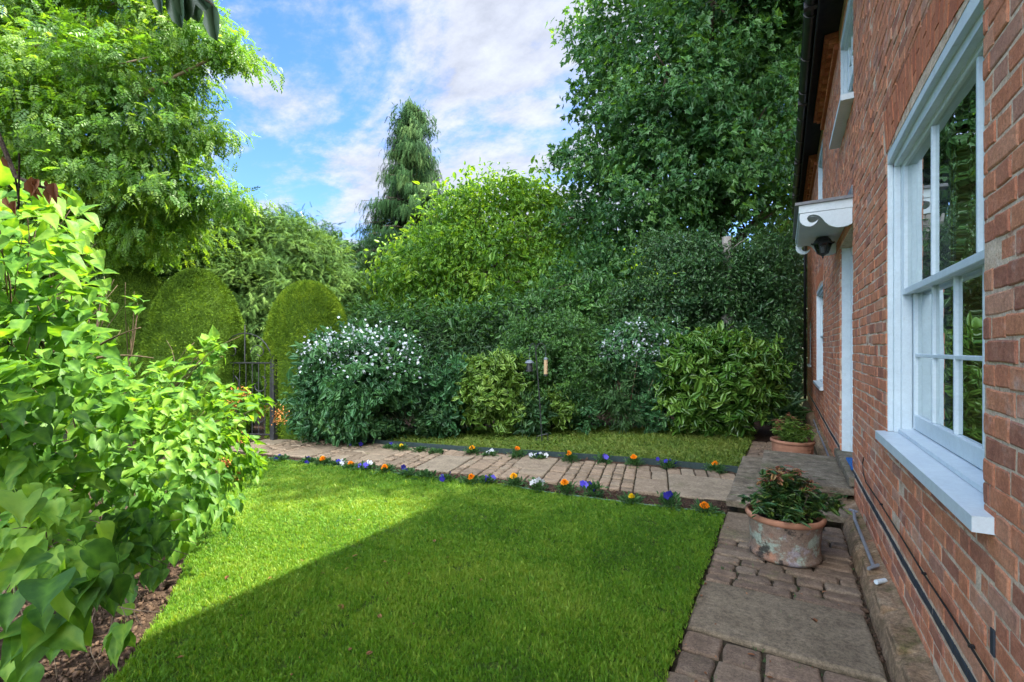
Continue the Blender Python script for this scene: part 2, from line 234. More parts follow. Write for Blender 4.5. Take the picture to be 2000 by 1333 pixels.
# ------------------------------------------------------------------ object helpers
COL = SC.collection
def tag(o, label=None, cat=None, group=None, kind=None):
    if label: o['label'] = label
    if cat: o['category'] = cat
    if group: o['group'] = group
    if kind: o['kind'] = kind
    return o
def empty(name, loc, label, cat, group=None):
    o = bpy.data.objects.new(name, None); COL.objects.link(o); o.location = loc; o.empty_display_size = .1
    return tag(o, label, cat, group)
def link(name, me, mat, parent=None):
    o = bpy.data.objects.new(name, me); COL.objects.link(o)
    if mat: me.materials.append(mat)
    if parent is not None:
        o.parent = parent
        q = parent; off = Vector((0, 0, 0))
        while q is not None: off += q.location; q = q.parent
        o.location = -off                     # meshes are built in world coordinates
    return o
class MB:
    def __init__(s): s.v = []; s.f = []; s.t = []
    def add(s, vs, fs, t=.5):
        b = len(s.v); s.v += [tuple(v) for v in vs]; s.f += [tuple(b + i for i in f) for f in fs]; s.t += [t] * len(vs)
    def box(s, x0, x1, y0, y1, z0, z1, bev=0, t=.5):
        if bev <= 0:
            s.add([(x, y, z) for z in (z0, z1) for y in (y0, y1) for x in (x0, x1)],
                  [(0, 2, 3, 1), (4, 5, 7, 6), (0, 1, 5, 4), (2, 6, 7, 3), (0, 4, 6, 2), (1, 3, 7, 5)], t); return
        b = bev; vs = []; idx = {}
        for ix, x in enumerate((x0, x1)):
            for iy, y in enumerate((y0, y1)):
                for iz, z in enumerate((z0, z1)):
                    sx, sy, sz = (1, -1)[ix], (1, -1)[iy], (1, -1)[iz]
                    for a, p in enumerate(((x, y + sy * b, z + sz * b), (x + sx * b, y, z + sz * b), (x + sx * b, y + sy * b, z))):
                        idx[ix, iy, iz, a] = len(vs); vs.append(p)
        I = idx; fs = []
        for i in (0, 1):
            fs += [(I[i, 0, 0, 0], I[i, 1, 0, 0], I[i, 1, 1, 0], I[i, 0, 1, 0]), (I[0, i, 0, 1], I[1, i, 0, 1], I[1, i, 1, 1], I[0, i, 1, 1]), (I[0, 0, i, 2], I[1, 0, i, 2], I[1, 1, i, 2], I[0, 1, i, 2])]
            for j in (0, 1):
                fs += [(I[i, j, 0, 0], I[i, j, 1, 0], I[i, j, 1, 1], I[i, j, 0, 1]), (I[i, 0, j, 0], I[i, 1, j, 0], I[i, 1, j, 2], I[i, 0, j, 2]), (I[0, i, j, 1], I[1, i, j, 1], I[1, i, j, 2], I[0, i, j, 2])]
                for k in (0, 1): fs.append((I[i, j, k, 0], I[i, j, k, 1], I[i, j, k, 2]))
        s.add(vs, fs, t)
    def tube(s, pts, rad, n=6, t=.5, cap=True):
        pts = [Vector(p) for p in pts]; m = len(pts)
        if not hasattr(rad, '__len__'): rad = [rad] * m
        vs = []; fs = []; up = Vector((.13, .31, .94)).normalized()
        for i, p in enumerate(pts):
            d = (pts[min(i + 1, m - 1)] - pts[max(i - 1, 0)])
            d = d.normalized() if d.length > 1e-9 else Vector((0, 0, 1))
            a = d.cross(up); a = a.normalized() if a.length > 1e-3 else d.orthogonal().normalized(); b = d.cross(a)
            for k in range(n):
                an = 2 * math.pi * k / n; vs.append(p + (a * math.cos(an) + b * math.sin(an)) * rad[i])
        for i in range(m - 1):
            for k in range(n): fs.append((i * n + k, i * n + (k + 1) % n, (i + 1) * n + (k + 1) % n, (i + 1) * n + k))
        if cap: fs += [tuple(range(n)), tuple((m - 1) * n + k for k in range(n))]
        s.add(vs, fs, t)
    def lathe(s, c, prof, n=32, t=.5, wob=0):
        vs = []; fs = []
        for i, (r, z) in enumerate(prof):
            for k in range(n):
                a = 2 * math.pi * k / n; rr = r * (1 + wob * math.sin(3 * a + 1) + wob * .6 * math.sin(5 * a))
                vs.append((c[0] + rr * math.cos(a), c[1] + rr * math.sin(a), c[2] + z))
        for i in range(len(prof) - 1):
            for k in range(n): fs.append((i * n + k, i * n + (k + 1) % n, (i + 1) * n + (k + 1) % n, (i + 1) * n + k))
        s.add(vs, fs, t)
    def build(s, name, mat, parent=None, smooth=False):
        me = bpy.data.meshes.new(name); me.from_pydata(s.v, [], s.f)
        at = me.attributes.new('tint', 'FLOAT', 'POINT'); at.data.foreach_set('value', np.array(s.t, 'f'))
        if smooth: me.polygons.foreach_set('use_smooth', [True] * len(me.polygons))
        me.update(); return link(name, me, mat, parent)

def nrm(a): return a / np.maximum(np.linalg.norm(a, axis=-1, keepdims=True), 1e-9)
def inst(name, tmpl, pos, tdir, ndir, scale, tint, mat, parent=None, smooth=False):
    """one mesh holding a template repeated at many places (leaves of ONE plant)"""
    V, Fc = tmpl[0], tmpl[1]; tv = np.array(tmpl[2]) if len(tmpl) > 2 else None; V = np.asarray(V, float); n = len(pos); k = len(V)
    t = nrm(tdir); z = ndir - (ndir * t).sum(1, keepdims=True) * t; z = nrm(z); x = np.cross(t, z)
    sc = np.asarray(scale, float); sc = sc.reshape(n, 1, 1) if sc.ndim == 1 else sc.reshape(n, 1, -1)
    W = V[None] * sc
    P3 = pos[:, None, :] + W[:, :, 0:1] * x[:, None] + W[:, :, 1:2] * t[:, None] + W[:, :, 2:3] * z[:, None]
    P3 = P3.reshape(-1, 3); tot = np.array([len(f) for f in Fc]); flat = np.concatenate([np.array(f) for f in Fc])
    loops = (flat[None] + (np.arange(n) * k)[:, None]).ravel(); tots = np.tile(tot, n); st = np.concatenate([[0], np.cumsum(tots)[:-1]])
    me = bpy.data.meshes.new(name); me.vertices.add(len(P3)); me.vertices.foreach_set('co', P3.astype('f').ravel())
    me.loops.add(len(loops)); me.loops.foreach_set('vertex_index', loops.astype('i')); me.polygons.add(len(tots)); me.polygons.foreach_set('loop_start', st.astype('i'))
    at = me.attributes.new('tint', 'FLOAT', 'POINT'); at.data.foreach_set('value', (np.repeat(np.clip(tint, 0, 1), k) + (np.tile(tv, n) if tv is not None else 0)).astype('f'))
    if smooth: me.polygons.foreach_set('use_smooth', np.ones(len(tots), bool))
    me.update(calc_edges=True); return link(name, me, mat, parent)

# leaf templates: y runs along the leaf, z is its face
def folded(outline, fold=.18, curl=.0):
    """half outlines mirrored about the midrib"""
    h = outline; V = [(0, y, -curl * y * y) for y in (0, 1)]; Fs = []
    mid = [(0, .5, -curl * .25)]
    V = [(0, 0, 0), mid[0], (0, 1, -curl)]
    for sgn in (1, -1):
        b = len(V); V += [(sgn * x, y, abs(x) * fold - curl * y * y) for x, y in h]
        Fs.append((0,) + tuple(b + i for i in range(len(h))) + (2, 1))
    return V, Fs
LEAF = folded([(.20, .18), (.27, .45), (.15, .78)], .25, .15)
OVAL = folded([(.24, .2), (.30, .5), (.2, .82)], .3, .1)
LONG = folded([(.11, .2), (.14, .5), (.07, .82)], .3, .18)
BROAD = folded([(.17, .18), (.23, .48), (.14, .8)], .2, .14)
def heart():
    rows = [(-.06, 0, .10), (.02, .0, .25), (.12, 0, .34), (.28, 0, .37), (.45, 0, .32), (.62, 0, .235), (.8, 0, .12), (.92, 0, .05), (1.04, 0, .0)]
    V = []; Fs = []
    for y, _, wd in rows:
        yc = max(y, .05)
        for x in (-1, -.5, 0, .5, 1):
            V.append((x * wd, y if abs(x) > .3 else yc, abs(x * wd) * .38 - .22 * y * y + (.03 * math.sin(y * 9) * abs(x))))
    for i in range(len(rows) - 1):
        for j in range(4): Fs.append((i * 5 + j, i * 5 + j + 1, (i + 1) * 5 + j + 1, (i + 1) * 5 + j))
    b = len(V); V += [(-.008, -.32, .03), (.008, -.32, .03), (.008, .05, 0), (-.008, .05, 0)]; Fs.append((b, b + 1, b + 2, b + 3))
    tv = [(.38 if j == 2 else (-.10 if i % 2 else .08)) for i in range(len(rows)) for j in range(5)] + [.5] * 4
    return V, Fs, tv
HEART = heart()
def maple():
    pts = [(0, 0), (.16, .02), (.40, -.06), (.30, .15), (.52, .40), (.27, .42), (.22, .55), (.0, 1.0)]
    V = [(0, .3, 0)] + [(x, y, abs(x) * .22 - .1 * y) for x, y in pts] + [(-x, y, abs(x) * .22 - .1 * y) for x, y in pts[1:-1]]
    r = list(range(1, 9)); lft = list(range(9, 15))
    return V, [tuple(r[i] for i in (0, 1, 2, 3)) + (0,), (0, 4, 5, 6), (0, 6, 7, 8), (0, 1, 9, 10, 11), (0, 11, 12, 13), (0, 13, 14, 8)]
MAPLE = maple()
def pinnate(n=4, ll=.30, lw=.085, droop=.3, seed=1):
    rr = random.Random(seed); V = []; Fs = []
    def lf(bx, by, bz, ang, l):
        c, s = math.cos(ang), math.sin(ang); b = len(V)
        for (x, y, z) in ((0, 0, 0), (lw, l * .45, .02), (0, l, -l * .25), (-lw, l * .45, .02)):
            V.append((bx + x * c + y * s, by - x * s + y * c, bz + z))
        Fs.append((b, b + 1, b + 2)); Fs.append((b, b + 2, b + 3))
    for i in range(n):
        y = .15 + .75 * i / n; zz = -droop * y * y
        for sg in (1, -1): lf(0, y, zz, sg * (1.05 + rr.uniform(-.15, .15)), ll * rr.uniform(.85, 1.1))
    lf(0, .85, -droop * .8, 0, ll * 1.1)
    b = len(V); V += [(-.008, 0, 0), (.008, 0, 0), (.006, .9, -droop * .85), (-.006, .9, -droop * .85)]; Fs.append((b, b + 1, b + 2, b + 3))
    return V, Fs
CURL = folded([(.16, .2), (.24, .5), (.10, .8)], .9, .45)
PINN = pinnate()
def needle_spray(n=9, ln=.22, wd=.03, droop=.35, ang=.85, seed=3):
    rr = random.Random(seed); V = []; Fs = []
    for i in range(n):
        y = i / n; zz = -droop * y * y
        for sg in (1, -1):
            a = sg * (ang + rr.uniform(-.25, .25)); l = ln * (1.15 - .6 * y) * rr.uniform(.8, 1.2); c, s = math.cos(a), math.sin(a); b = len(V)
            for (x, yy, z) in ((-wd, 0, 0), (wd, 0, 0), (0, l, -l * .3 + rr.uniform(-.03, .03))):
                V.append((x * c + yy * s, y - x * s + yy * c, zz + z))
            Fs.append((b, b + 1, b + 2))
    b = len(V); V += [(-.02, 0, 0), (.02, 0, 0), (0, 1.05, -droop * 1.05)]; Fs.append((b, b + 1, b + 2))
    return V, Fs
SPRAY = needle_spray()
WEEP = needle_spray(8, .26, .035, .55, .45, 5)
SPRIG = needle_spray(4, .5, .09, .0, .6, 9)
def tuft(n=6, seed=2, lean=.55):
    rr = random.Random(seed); V = []; Fs = []
    for i in range(n):
        a = rr.uniform(0, 6.28); r0 = rr.uniform(0, .35); bx, bz = r0 * math.cos(a), r0 * math.sin(a); a2 = rr.uniform(0, 6.28); l = rr.uniform(.6, 1.1); le = rr.uniform(.2, lean)
        dx, dz = math.cos(a2), math.sin(a2); wx, wz = -dz * .045, dx * .045; b = len(V)
        V += [(bx - wx, 0, bz - wz), (bx + wx, 0, bz + wz), (bx + dx * le * .4 * l + wx * .8, l * .6, bz + dz * le * .4 * l + wz * .8), (bx + dx * le * .4 * l - wx * .8, l * .6, bz + dz * le * .4 * l - wz * .8), (bx + dx * le * l * 1.1, l * .95, bz + dz * le * l * 1.1)]
        Fs += [(b, b + 1, b + 2, b + 3), (b + 3, b + 2, b + 4)]
    return V, Fs
TUFT = tuft()

def unit(n): return nrm(rng.normal(size=(n, 3)))
def vnoise(x, y, s=1.0, seed=0):
    x = np.asarray(x) * s + seed * 17.3; y = np.asarray(y) * s + seed * 9.1
    xi, yi = np.floor(x), np.floor(y); fx, fy = x - xi, y - yi; fx = fx * fx * (3 - 2 * fx); fy = fy * fy * (3 - 2 * fy)
    h = lambda a, b: np.modf(np.abs(np.sin(a * 127.1 + b * 311.7 + seed) * 43758.5453))[0]
    return (h(xi, yi) * (1 - fx) + h(xi + 1, yi) * fx) * (1 - fy) + (h(xi, yi + 1) * (1 - fx) + h(xi + 1, yi + 1) * fx) * fy

def crown(blobs, mat, tmpl, size, density, per, clump_r, parent, name='crown', core=None, droop=.3, flat=.7, shell=.3, out=.5, up=.6, jit=.75, sjit=.3, tvar=.28, stretch=1.0, face=None, wander=.0, zmin=.03, nout=.8):
    """leaf clumps over a set of ellipsoid lobes. blobs: (centre, (rx,ry,rz)); density: clumps per m2 of lobe surface"""
    P_, T_, N_, S_, C_, cc = [], [], [], [], [], []
    allc = np.array([b[0] for b in blobs])
    ctr = np.array(core if core is not None else allc.mean(0))
    for (c, r) in blobs:
        c = np.array(c); r = np.array(r if hasattr(r, '__len__') else (r, r, r), float)
        area = 4 * math.pi * ((r[0] * r[1]) ** 1.6 / 3 + (r[0] * r[2]) ** 1.6 / 3 + (r[1] * r[2]) ** 1.6 / 3) ** (1 / 1.6)
        n = max(2, int(area * density)); u = unit(n); rad = 1 - np.abs(rng.normal(0, shell, n)); rad = np.clip(rad, .1, 1.08) + rng.uniform(-.04, .1, n)
        cl = c + u * r * rad[:, None]; cc.append(cl)
        k = rng.poisson(per, n); k = np.maximum(k, 1); idx = np.repeat(np.arange(n), k)
        o = cl - ctr; o = nrm(o); loc = nrm(u / r); outw = nrm(loc + .5 * o)
        g = rng.normal(size=(len(idx), 3)) * clump_r * np.array([1, 1, flat])
        ax = outw[idx].copy(); ax[:, 2] *= .4; g += ax * (rng.uniform(-.5, 1, len(idx)) * clump_r * (stretch - 1))[:, None] * 1.5
        p = cl[idx] + g
        t = outw[idx] * out + unit(len(idx)) * jit + np.array([0, 0, -droop])
        nn = np.array([0, 0, up]) + outw[idx] * nout + unit(len(idx)) * jit
        ct = np.clip(rng.normal(.45, tvar * .8, n), 0, 1)[idx] + rng.normal(0, tvar * .5, len(idx))
        P_.append(p); T_.append(t); N_.append(nn); C_.append(ct); S_.append(size * np.exp(rng.normal(0, sjit, len(idx))))
    P_, T_, N_, S_, C_ = map(np.concatenate, (P_, T_, N_, S_, C_)); ok = P_[:, 2] > zmin
    # every leaf stays clear of the house wall
    ok &= ~((P_[:, 0] > .30) & (P_[:, 1] < 14.9) & (P_[:, 2] < 8.5) & (P_[:, 1] > -3))
    o = inst(name, tmpl, P_[ok], T_[ok], N_[ok], S_[ok], C_[ok], mat, parent)
    return o, np.concatenate(cc)

def bez(a, b, sag=0.0, n=6, wob=.0):
    a, b = Vector(a), Vector(b); L_ = (b - a).length; m = (a + b) / 2 + Vector((0, 0, sag * L_)) + Vector(rng.normal(0, wob, 3)) * L_
    return [a * (1 - t) ** 2 + m * 2 * t * (1 - t) + b * t * t for t in [i / n for i in range(n + 1)]]
def trunk(base, top, r0, r1, targets, parent, mat=None, name='trunk', nl=30, lr=.05, start=.25, sag=.12, sub=3, tg2=None, twr=.008):
    mb = MB(); pts = bez(base, top, 0, 9, .03); rad = [r0 + (r1 - r0) * (i / 9) ** .8 for i in range(10)]; rad[0] *= 1.35
    mb.tube(pts, rad, 10)
    tg = targets[rng.choice(len(targets), min(nl, len(targets)), replace=False)]
    for q in tg:
        q = Vector(q); f = start + (1 - start) * rng.uniform(0, 1) * min(1, max(.15, (q.z - base[2]) / max(.1, top[2] - base[2])))
        k = min(9, f * 9); i = int(k); a = pts[i].lerp(pts[min(9, i + 1)], k - i)
        if q.z < a.z - .5: a = pts[max(1, i // 2)]
        L_ = (q - a).length; r = min(lr * (L_ / 4 + .35), rad[i] * .6)
        br = bez(a, q, sag, 7, .07); mb.tube(br, [r * (1 - .85 * j / 7) for j in range(8)], 6)
        for s_ in range(sub):
            j = rng.integers(2, 7); e = br[j] + Vector(rng.normal(0, .10, 3)) * L_ + (q - a).normalized() * L_ * .05
            mb.tube(bez(br[j], e, .08, 4, .08), [r * .38 * (1 - .8 * jj / 4) for jj in range(5)], 4)
    return mb.build(name, mat or M['bark'], parent, True)
def blob(px, py, d, rpx, rd=None, rv=None):
    r = rpx * d / F0; return (tuple(D(px, py, d)), (r, rd if rd else r, (rv * d / F0) if rv else r))

# ================================================================== SETTING
def polymesh(name, pts, z, mat, thick=None, kind='structure'):
    from mathutils.geometry import tessellate_polygon
    V3 = [Vector((p[0], p[1], z)) for p in pts]; tr = tessellate_polygon([V3]); fs = []
    for t in tr:
        a, b, c = (V3[k] for k in t); fs.append(tuple(t) if (b - a).cross(c - a).z > 0 else tuple(reversed(t)))
    me = bpy.data.meshes.new(name); me.from_pydata([tuple(v) for v in V3], [], fs); o = link(name, me, mat); tag(o, kind=kind); return o
g = MB(); g.add([(-400, -300, -.012), (400, -300, -.012), (400, 500, -.012), (-400, 500, -.012)], [(0, 1, 2, 3)]); o = g.build('ground', M['ground']); tag(o, kind='structure')

XL = -.46                                                # edge of the side path
near_lawn = [(XL, -1.2), (XL, P(1416, 1013).y), *[tuple(P(a, b))[:2] for a, b in ((1248, 994), (1074, 971), (960, 951), (792, 934), (696, 922), (525, 901), (430, 893))],
             *[tuple(P(a, b))[:2] for a, b in ((330, 930), (300, 990), (366, 1047), (370, 1078), (362, 1111), (350, 1150), (326, 1198), (301, 1234), (275, 1280), (238, 1330))], (-2.05, -1.2)]
back_lawn = [tuple(P(a, b))[:2] for a, b in ((720, 866), (900, 879), (1152, 895), (1441, 918), (1458, 884), (1477, 845), (1400, 839), (1200, 836), (1050, 838), (900, 842), (820, 848), (755, 856))]
def sheet(name, pts, z, mat, kind='structure'): return polymesh(name, pts, z, mat)
# soil under beds and borders
soil = [(-9.5, -2.5), (.5, -2.5), (.5, 13.5), (-9.5, 13.5)]
def soil_sheet():
    nx, ny = 150, 220; X = np.linspace(-10.5, .48, nx); Y = np.linspace(-2.5, 14.5, ny); gx, gy = np.meshgrid(X, Y)
    z = .0 + .02 * (vnoise(gx, gy, 6, 2) - .5) + .018 * (vnoise(gx, gy, 19, 3) - .5) + .012
    z = np.where((gx > -.52) , -.005, z)
    me = bpy.data.meshes.new('soil'); V = np.stack([gx, gy, z], -1).reshape(-1, 3)
    Fs = [(j * nx + i, j * nx + i + 1, (j + 1) * nx + i + 1, (j + 1) * nx + i) for j in range(ny - 1) for i in range(nx - 1)]
    me.from_pydata(V.tolist(), [], Fs); me.polygons.foreach_set('use_smooth', [True] * len(Fs)); o = link('soil', me, M['soil']); tag(o, kind='structure'); return o
soil_sheet()
sheet('lawn_ground', near_lawn, .038, M['turf'])
sheet('lawn_ground', back_lawn, .038, M['turf'])

def in_poly(x, y, poly):
    ins = np.zeros(len(x), bool); n = len(poly)
    for i in range(n):
        x1, y1 = poly[i]; x2, y2 = poly[(i + 1) % n]
        c = ((y1 > y) != (y2 > y)) & (x < (x2 - x1) * (y - y1) / (y2 - y1 + 1e-12) + x1); ins ^= c
    return ins
def grass(name, poly, n, h, mat, label, patches=True, wfac=1.0):
    xs = [p[0] for p in poly]; ys = [p[1] for p in poly]
    # more tufts near the viewer: rejection on distance
    x = rng.uniform(min(xs) - .03, max(xs) + .03, n * 6); y = rng.uniform(max(min(ys), .25), max(ys) + .03, n * 6)
    ok = in_poly(x, y, poly); x, y = x[ok], y[ok]; d = np.maximum(-x * SN + y * CS, .6)
    pr = np.clip((2.2 / d) ** 1.3, .0, 1); ok = rng.uniform(size=len(x)) < pr; x, y, d = x[ok][:n], y[ok][:n], d[ok][:n]
    bare = vnoise(x, y, 5.5, 8) * .6 + vnoise(x, y, 17, 5) * .4; keep = (bare > .23) | (rng.uniform(size=len(x)) < .3); x, y, d, bare = x[keep], y[keep], d[keep], bare[keep]
    m = len(x); x = x + rng.normal(0, .010, m); y = y + rng.normal(0, .010, m); pos = np.stack([x, y, np.full(m, .036)], 1)
    lowf = vnoise(x, y, 1.4, 4) * .5 + vnoise(x, y, 4.5, 6) * .3 + vnoise(x, y, 14, 7) * .2
    t = np.stack([rng.normal(0, .28, m) + .25 * (vnoise(x, y, 3, 11) - .5), rng.normal(0, .28, m) + .25 * (vnoise(x, y, 3, 12) - .5), np.ones(m)], 1)
    sc = h * (.75 + .5 * lowf) * np.exp(rng.normal(0, .25, m)); wd = sc * np.clip(d / 2.9, .85, 2.4) * wfac
    tint = -.05 + 1.05 * lowf + rng.normal(0, .19, m)
    dry = (rng.uniform(size=m) < .05); tint[dry] = 1
    o = inst(name, TUFT, pos, t, unit(m), np.stack([wd, sc, wd], 1), tint, mat); tag(o, label, 'grass', kind='stuff'); return o
grass('grass', near_lawn, 200000, .024, M['grass'], 'bright green mown grass of the near lawn beside the side path')
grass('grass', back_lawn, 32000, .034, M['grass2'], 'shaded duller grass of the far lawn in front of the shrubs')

# ------------------------------------------------------------------ paving
def stone(mb, cs, z0, z1, bev=.012, jit=.006, t=.5):
    """a worn paving stone from four ground corners (bevelled, slightly uneven)"""
    cx = sum(c[0] for c in cs) / 4; cy = sum(c[1] for c in cs) / 4; ring = []
    for i in range(4):
        a, b = cs[i], cs[(i + 1) % 4]; L_ = math.dist(a, b); k = 3 if L_ < .35 else 5
        for j in range(k):
            f = j / k; off = 0 if j == 0 else jit
            if j == 0: f = .0
            ring.append((a[0] + (b[0] - a[0]) * f + random.uniform(-off, off), a[1] + (b[1] - a[1]) * f + random.uniform(-off, off), j == 0))
    n = len(ring); vs = []; tl = (random.uniform(-.02, .02), random.uniform(-.02, .02))
    def zz(x, y, z): return z + (x - cx) * tl[0] + (y - cy) * tl[1]
    for lev, (ins, z) in enumerate(((0, z0), (0, z1 - bev), (bev * .45, z1 - bev * .35), (bev * 1.3, z1))):
        for (x, y, corner) in ring:
            dxx, dyy = cx - x, cy - y; q = math.hypot(dxx, dyy) or 1; k = ins * (1.5 if corner else 1.0) + (.006 if corner else 0)
            vs.append((x + dxx / q * k, y + dyy / q * k, zz(x, y, z) + random.uniform(-.0012, .0012)))
    fs = []
    for lev in range(3):
        for i in range(n): fs.append((lev * n + i, lev * n + (i + 1) % n, (lev + 1) * n + (i + 1) % n, (lev + 1) * n + i))
    c = len(vs); vs.append((cx, cy, z1 + random.uniform(-.001, .003)))
    for i in range(n): fs.append((3 * n + i, 3 * n + (i + 1) % n, c))
    mb.add(vs, fs, t)
setts, slabs = MB(), MB()
def row(y0, y1, x0, x1, lens, mb=None, slabp=0, gap=.012, skew=.0):
    x = x0
    while x < x1 - .03:
        l = random.uniform(*lens); 
        if x1 - (x + l) < .09: l = x1 - x
        a = random.uniform(-.006, .006); g_ = gap * random.uniform(.5, 1.2)
        stone(mb or setts, [(x + g_ / 2, y0 + g_ / 2 + a), (x + l - g_ / 2, y0 + g_ / 2 + a), (x + l - g_ / 2, y1 - g_ / 2 + a), (x + g_ / 2, y1 - g_ / 2 + a)], -.03, random.uniform(.016, .030), t=random.random())
        x += l
XR = .395
y = 2.66
while y > -1.4:
    hgt = random.uniform(.17, .22); row(y - hgt, y, XL + .01 - (.03 if y < 2.3 else 0), XR - .01, (.17, .27)); y -= hgt
stone(slabs, [(XL + .005, 2.675), (XR + .015, 2.665), (XR, 3.275), (XL + .01, 3.285)], -.03, .030, .014, .004, .8)
y = 3.29
for hgt in (.115, .11, .12, .11, .115, .11, .105): row(y, y + hgt, XL + .01, XR + .02, (.13, .34)); y += hgt
stone(slabs, [(XL + .01, y + .004), (-.02, y + .004), (-.02, 4.78), (XL + .01, 4.78)], -.03, .028, .014, .004, .5)
yy = y
for hgt in (.11, .12, .11, .115, .11, .12): row(yy, yy + hgt, .0, XR + .03, (.12, .24)); yy += hgt
y = 6.86
while y < 8.6: row(y, y + .105, XL + .01, .40, (.12, .24)); y += .105
o = slabs.build('side_path_slabs', M['slab']); tag(o, kind='structure')
o = setts.build('side_path', M['sett']); tag(o, kind='structure')
setts, slabs = MB(), MB()
# garden path, in its own along/across frame
A = P(1425, 986); B = P(500, 888.5); C0 = P(1436, 930)
U = (B - A); UL = U.length; U.normalize(); Vv = Vector((-U.y, U.x, 0))
if Vv.dot(C0 - A) < 0: Vv = -Vv
PW = abs((C0 - A).dot(Vv))
print('path width', PW, 'length', UL, 'A', A, 'B', B)
def pp(u, v): q = A + U * u + Vv * v; return (min(q.x, -.466 if q.y < 4.765 else -.412), q.y)
def far_v(u):                                      # width narrows a little to the left
    return PW * (1.0 - .04 * u / UL)
u = -.36
secs = ['S1', 'S2', 'c', 'c', 'c', 'c', 'c', 'c', 'm', 'S3', 'c', 'c', 'm', 'c', 'S1', 'c', 'c', 'm', 'c', 'S3', 'm', 'c', 'c', 'S1', 'c', 'm', 'c', 'c', 'S3', 'c', 'm', 'c', 'c', 'S2', 'c', 'c', 'm', 'c', 'c', 'c', 'm', 'c', 'c', 'c', 'c', 'c', 'c', 'c', 'c', 'c', 'c']
def pst(mb, u0, u1, v0, v1, t=None):
    gq = random.uniform(.009, .013); gv = random.uniform(.02, .03); sk = .06   # courses lie slightly askew of the path
    c = [(u0 + gq / 2 + sk * v0, v0 + gv / 2), (u1 - gq / 2 + sk * v0, v0 + gv / 2), (u1 - gq / 2 + sk * v1, v1 - gv / 2), (u0 + gq / 2 + sk * v1, v1 - gv / 2)]
    stone(mb, [pp(a, b) for a, b in c], -.02, random.uniform(.032, .044) if mb is setts else random.uniform(.036, .042), .011 if mb is setts else .012, .005 if mb is setts else .003, random.random() if t is None else t)
for s_ in secs:
    if u > UL + .4: break
    w_ = far_v(min(u, UL))
    if s_ == 'S1':
        l = .52 if u > 0 else .92; pst(slabs, u, u + l, 0, w_ * .72); x = u
        while x < u + l - .02: q = min(random.uniform(.13, .2), u + l - x); q = q if u + l - x - q > .07 else u + l - x; pst(setts, x, x + q, w_ * .72, w_); x += q
    elif s_ == 'S2':
        l = .36; pst(slabs, u, u + l, 0, w_ * .48); pst(setts, u, u + l * .5, w_ * .48, w_ * .78); pst(setts, u + l * .5, u + l, w_ * .48, w_ * .78); pst(setts, u, u + l * .55, w_ * .78, w_); pst(setts, u + l * .55, u + l, w_ * .78, w_)
    elif s_ == 'S3':
        l = .50; pst(slabs, u, u + l, w_ * .42, w_); pst(setts, u, u + l * .35, 0, w_ * .2); pst(setts, u + l * .35, u + l * .7, 0, w_ * .2); pst(setts, u + l * .7, u + l, 0, w_ * .42); pst(setts, u, u + l * .7, w_ * .2, w_ * .42)
    else:
        l = random.uniform(.12, .15) if s_ == 'c' else random.uniform(.2, .26); v = 0
        while v < w_ - .02:
            q = random.uniform(.10, .16) if s_ == 'c' else random.uniform(.18, .34)
            if w_ - v - q < .09: q = w_ - v
            pst(setts if q < .3 else slabs, u, u + l, v, v + q); v += q
    u += l
o = slabs.build('path_slabs', M['path_slab']); tag(o, kind='structure')
o = setts.build('path', M['path_sett']); tag(o, kind='structure')
jb = MB(); c4 = [pp(-.30, -.0), pp(UL + .6, .0), pp(UL + .6, PW), pp(-.30, PW)]
jb.add([(a, b, z) for z in (-.01, .018) for a, b in c4], [(4, 5, 6, 7), (0, 1, 5, 4), (1, 2, 6, 5), (2, 3, 7, 6), (3, 0, 4, 7)])
jb.add([(XL, -1.4, .004), (.47, -1.4, .004), (.47, 8.7, .004), (XL, 8.7, .004)], [(0, 1, 2, 3)])
o = jb.build('path_bed', M['joint']); tag(o, kind='structure')
# moss and litter in the gutter beside the plinth, and clods on the beds
def scatter(name, n, region, size, mat, label, cat, z=.012):
    V = unit(7) ; ico = ([(0, 0, 1), (.9, 0, 0), (.2, .85, .1), (-.8, .3, 0), (-.5, -.7, .1), (.4, -.8, 0), (0, 0, -1)], [(0, 1, 2), (0, 2, 3), (0, 3, 4), (0, 4, 5), (0, 5, 1), (6, 2, 1), (6, 3, 2), (6, 4, 3), (6, 5, 4), (6, 1, 5)])
    p = region(n); m = len(p); s = size * np.exp(rng.normal(0, .5, m)); pos = np.stack([p[:, 0], p[:, 1], z + s * .3], 1)
    o = inst(name, ico, pos, unit(m), unit(m), np.stack([s, s * .8, s * .6], 1), rng.uniform(size=m), mat); tag(o, label, cat, kind='stuff'); return o
def bed_region(n):
    x = rng.uniform(-4.6, -1.8, n * 2); y = rng.uniform(.3, 4.6, n * 2); ok = ~in_poly(x, y, near_lawn); return np.stack([x, y], 1)[ok][:n]
scatter('soil_crumbs', 9000, bed_region, .010, M['clod'], 'dry brown crumbs of soil and bark on the bed under the lilac', 'soil', .015)
EDGE = [P(a, b) for a, b in ((1416, 1013), (1248, 994), (1074, 971), (960, 951), (792, 934), (696, 922), (525, 901))]
def strip_region(n):
    u_ = rng.uniform(0, UL, n); v_ = -rng.uniform(.01, .30, n); q = np.array([pp(a, b) for a, b in zip(u_, v_)]); return q[~in_poly(q[:, 0], q[:, 1], near_lawn)]
scatter('soil_crumbs', 3500, strip_region, .007, M['clod'], 'dark soil crumbs and grit in the flower strip along the near edge of the path', 'soil', .012)
def far_strip(n):
    u_ = rng.uniform(0, UL, n); v_ = PW + rng.uniform(.0, .14, n); q = np.array([pp(a, b) for a, b in zip(u_, v_)]); return q[~in_poly(q[:, 0], q[:, 1], back_lawn)]
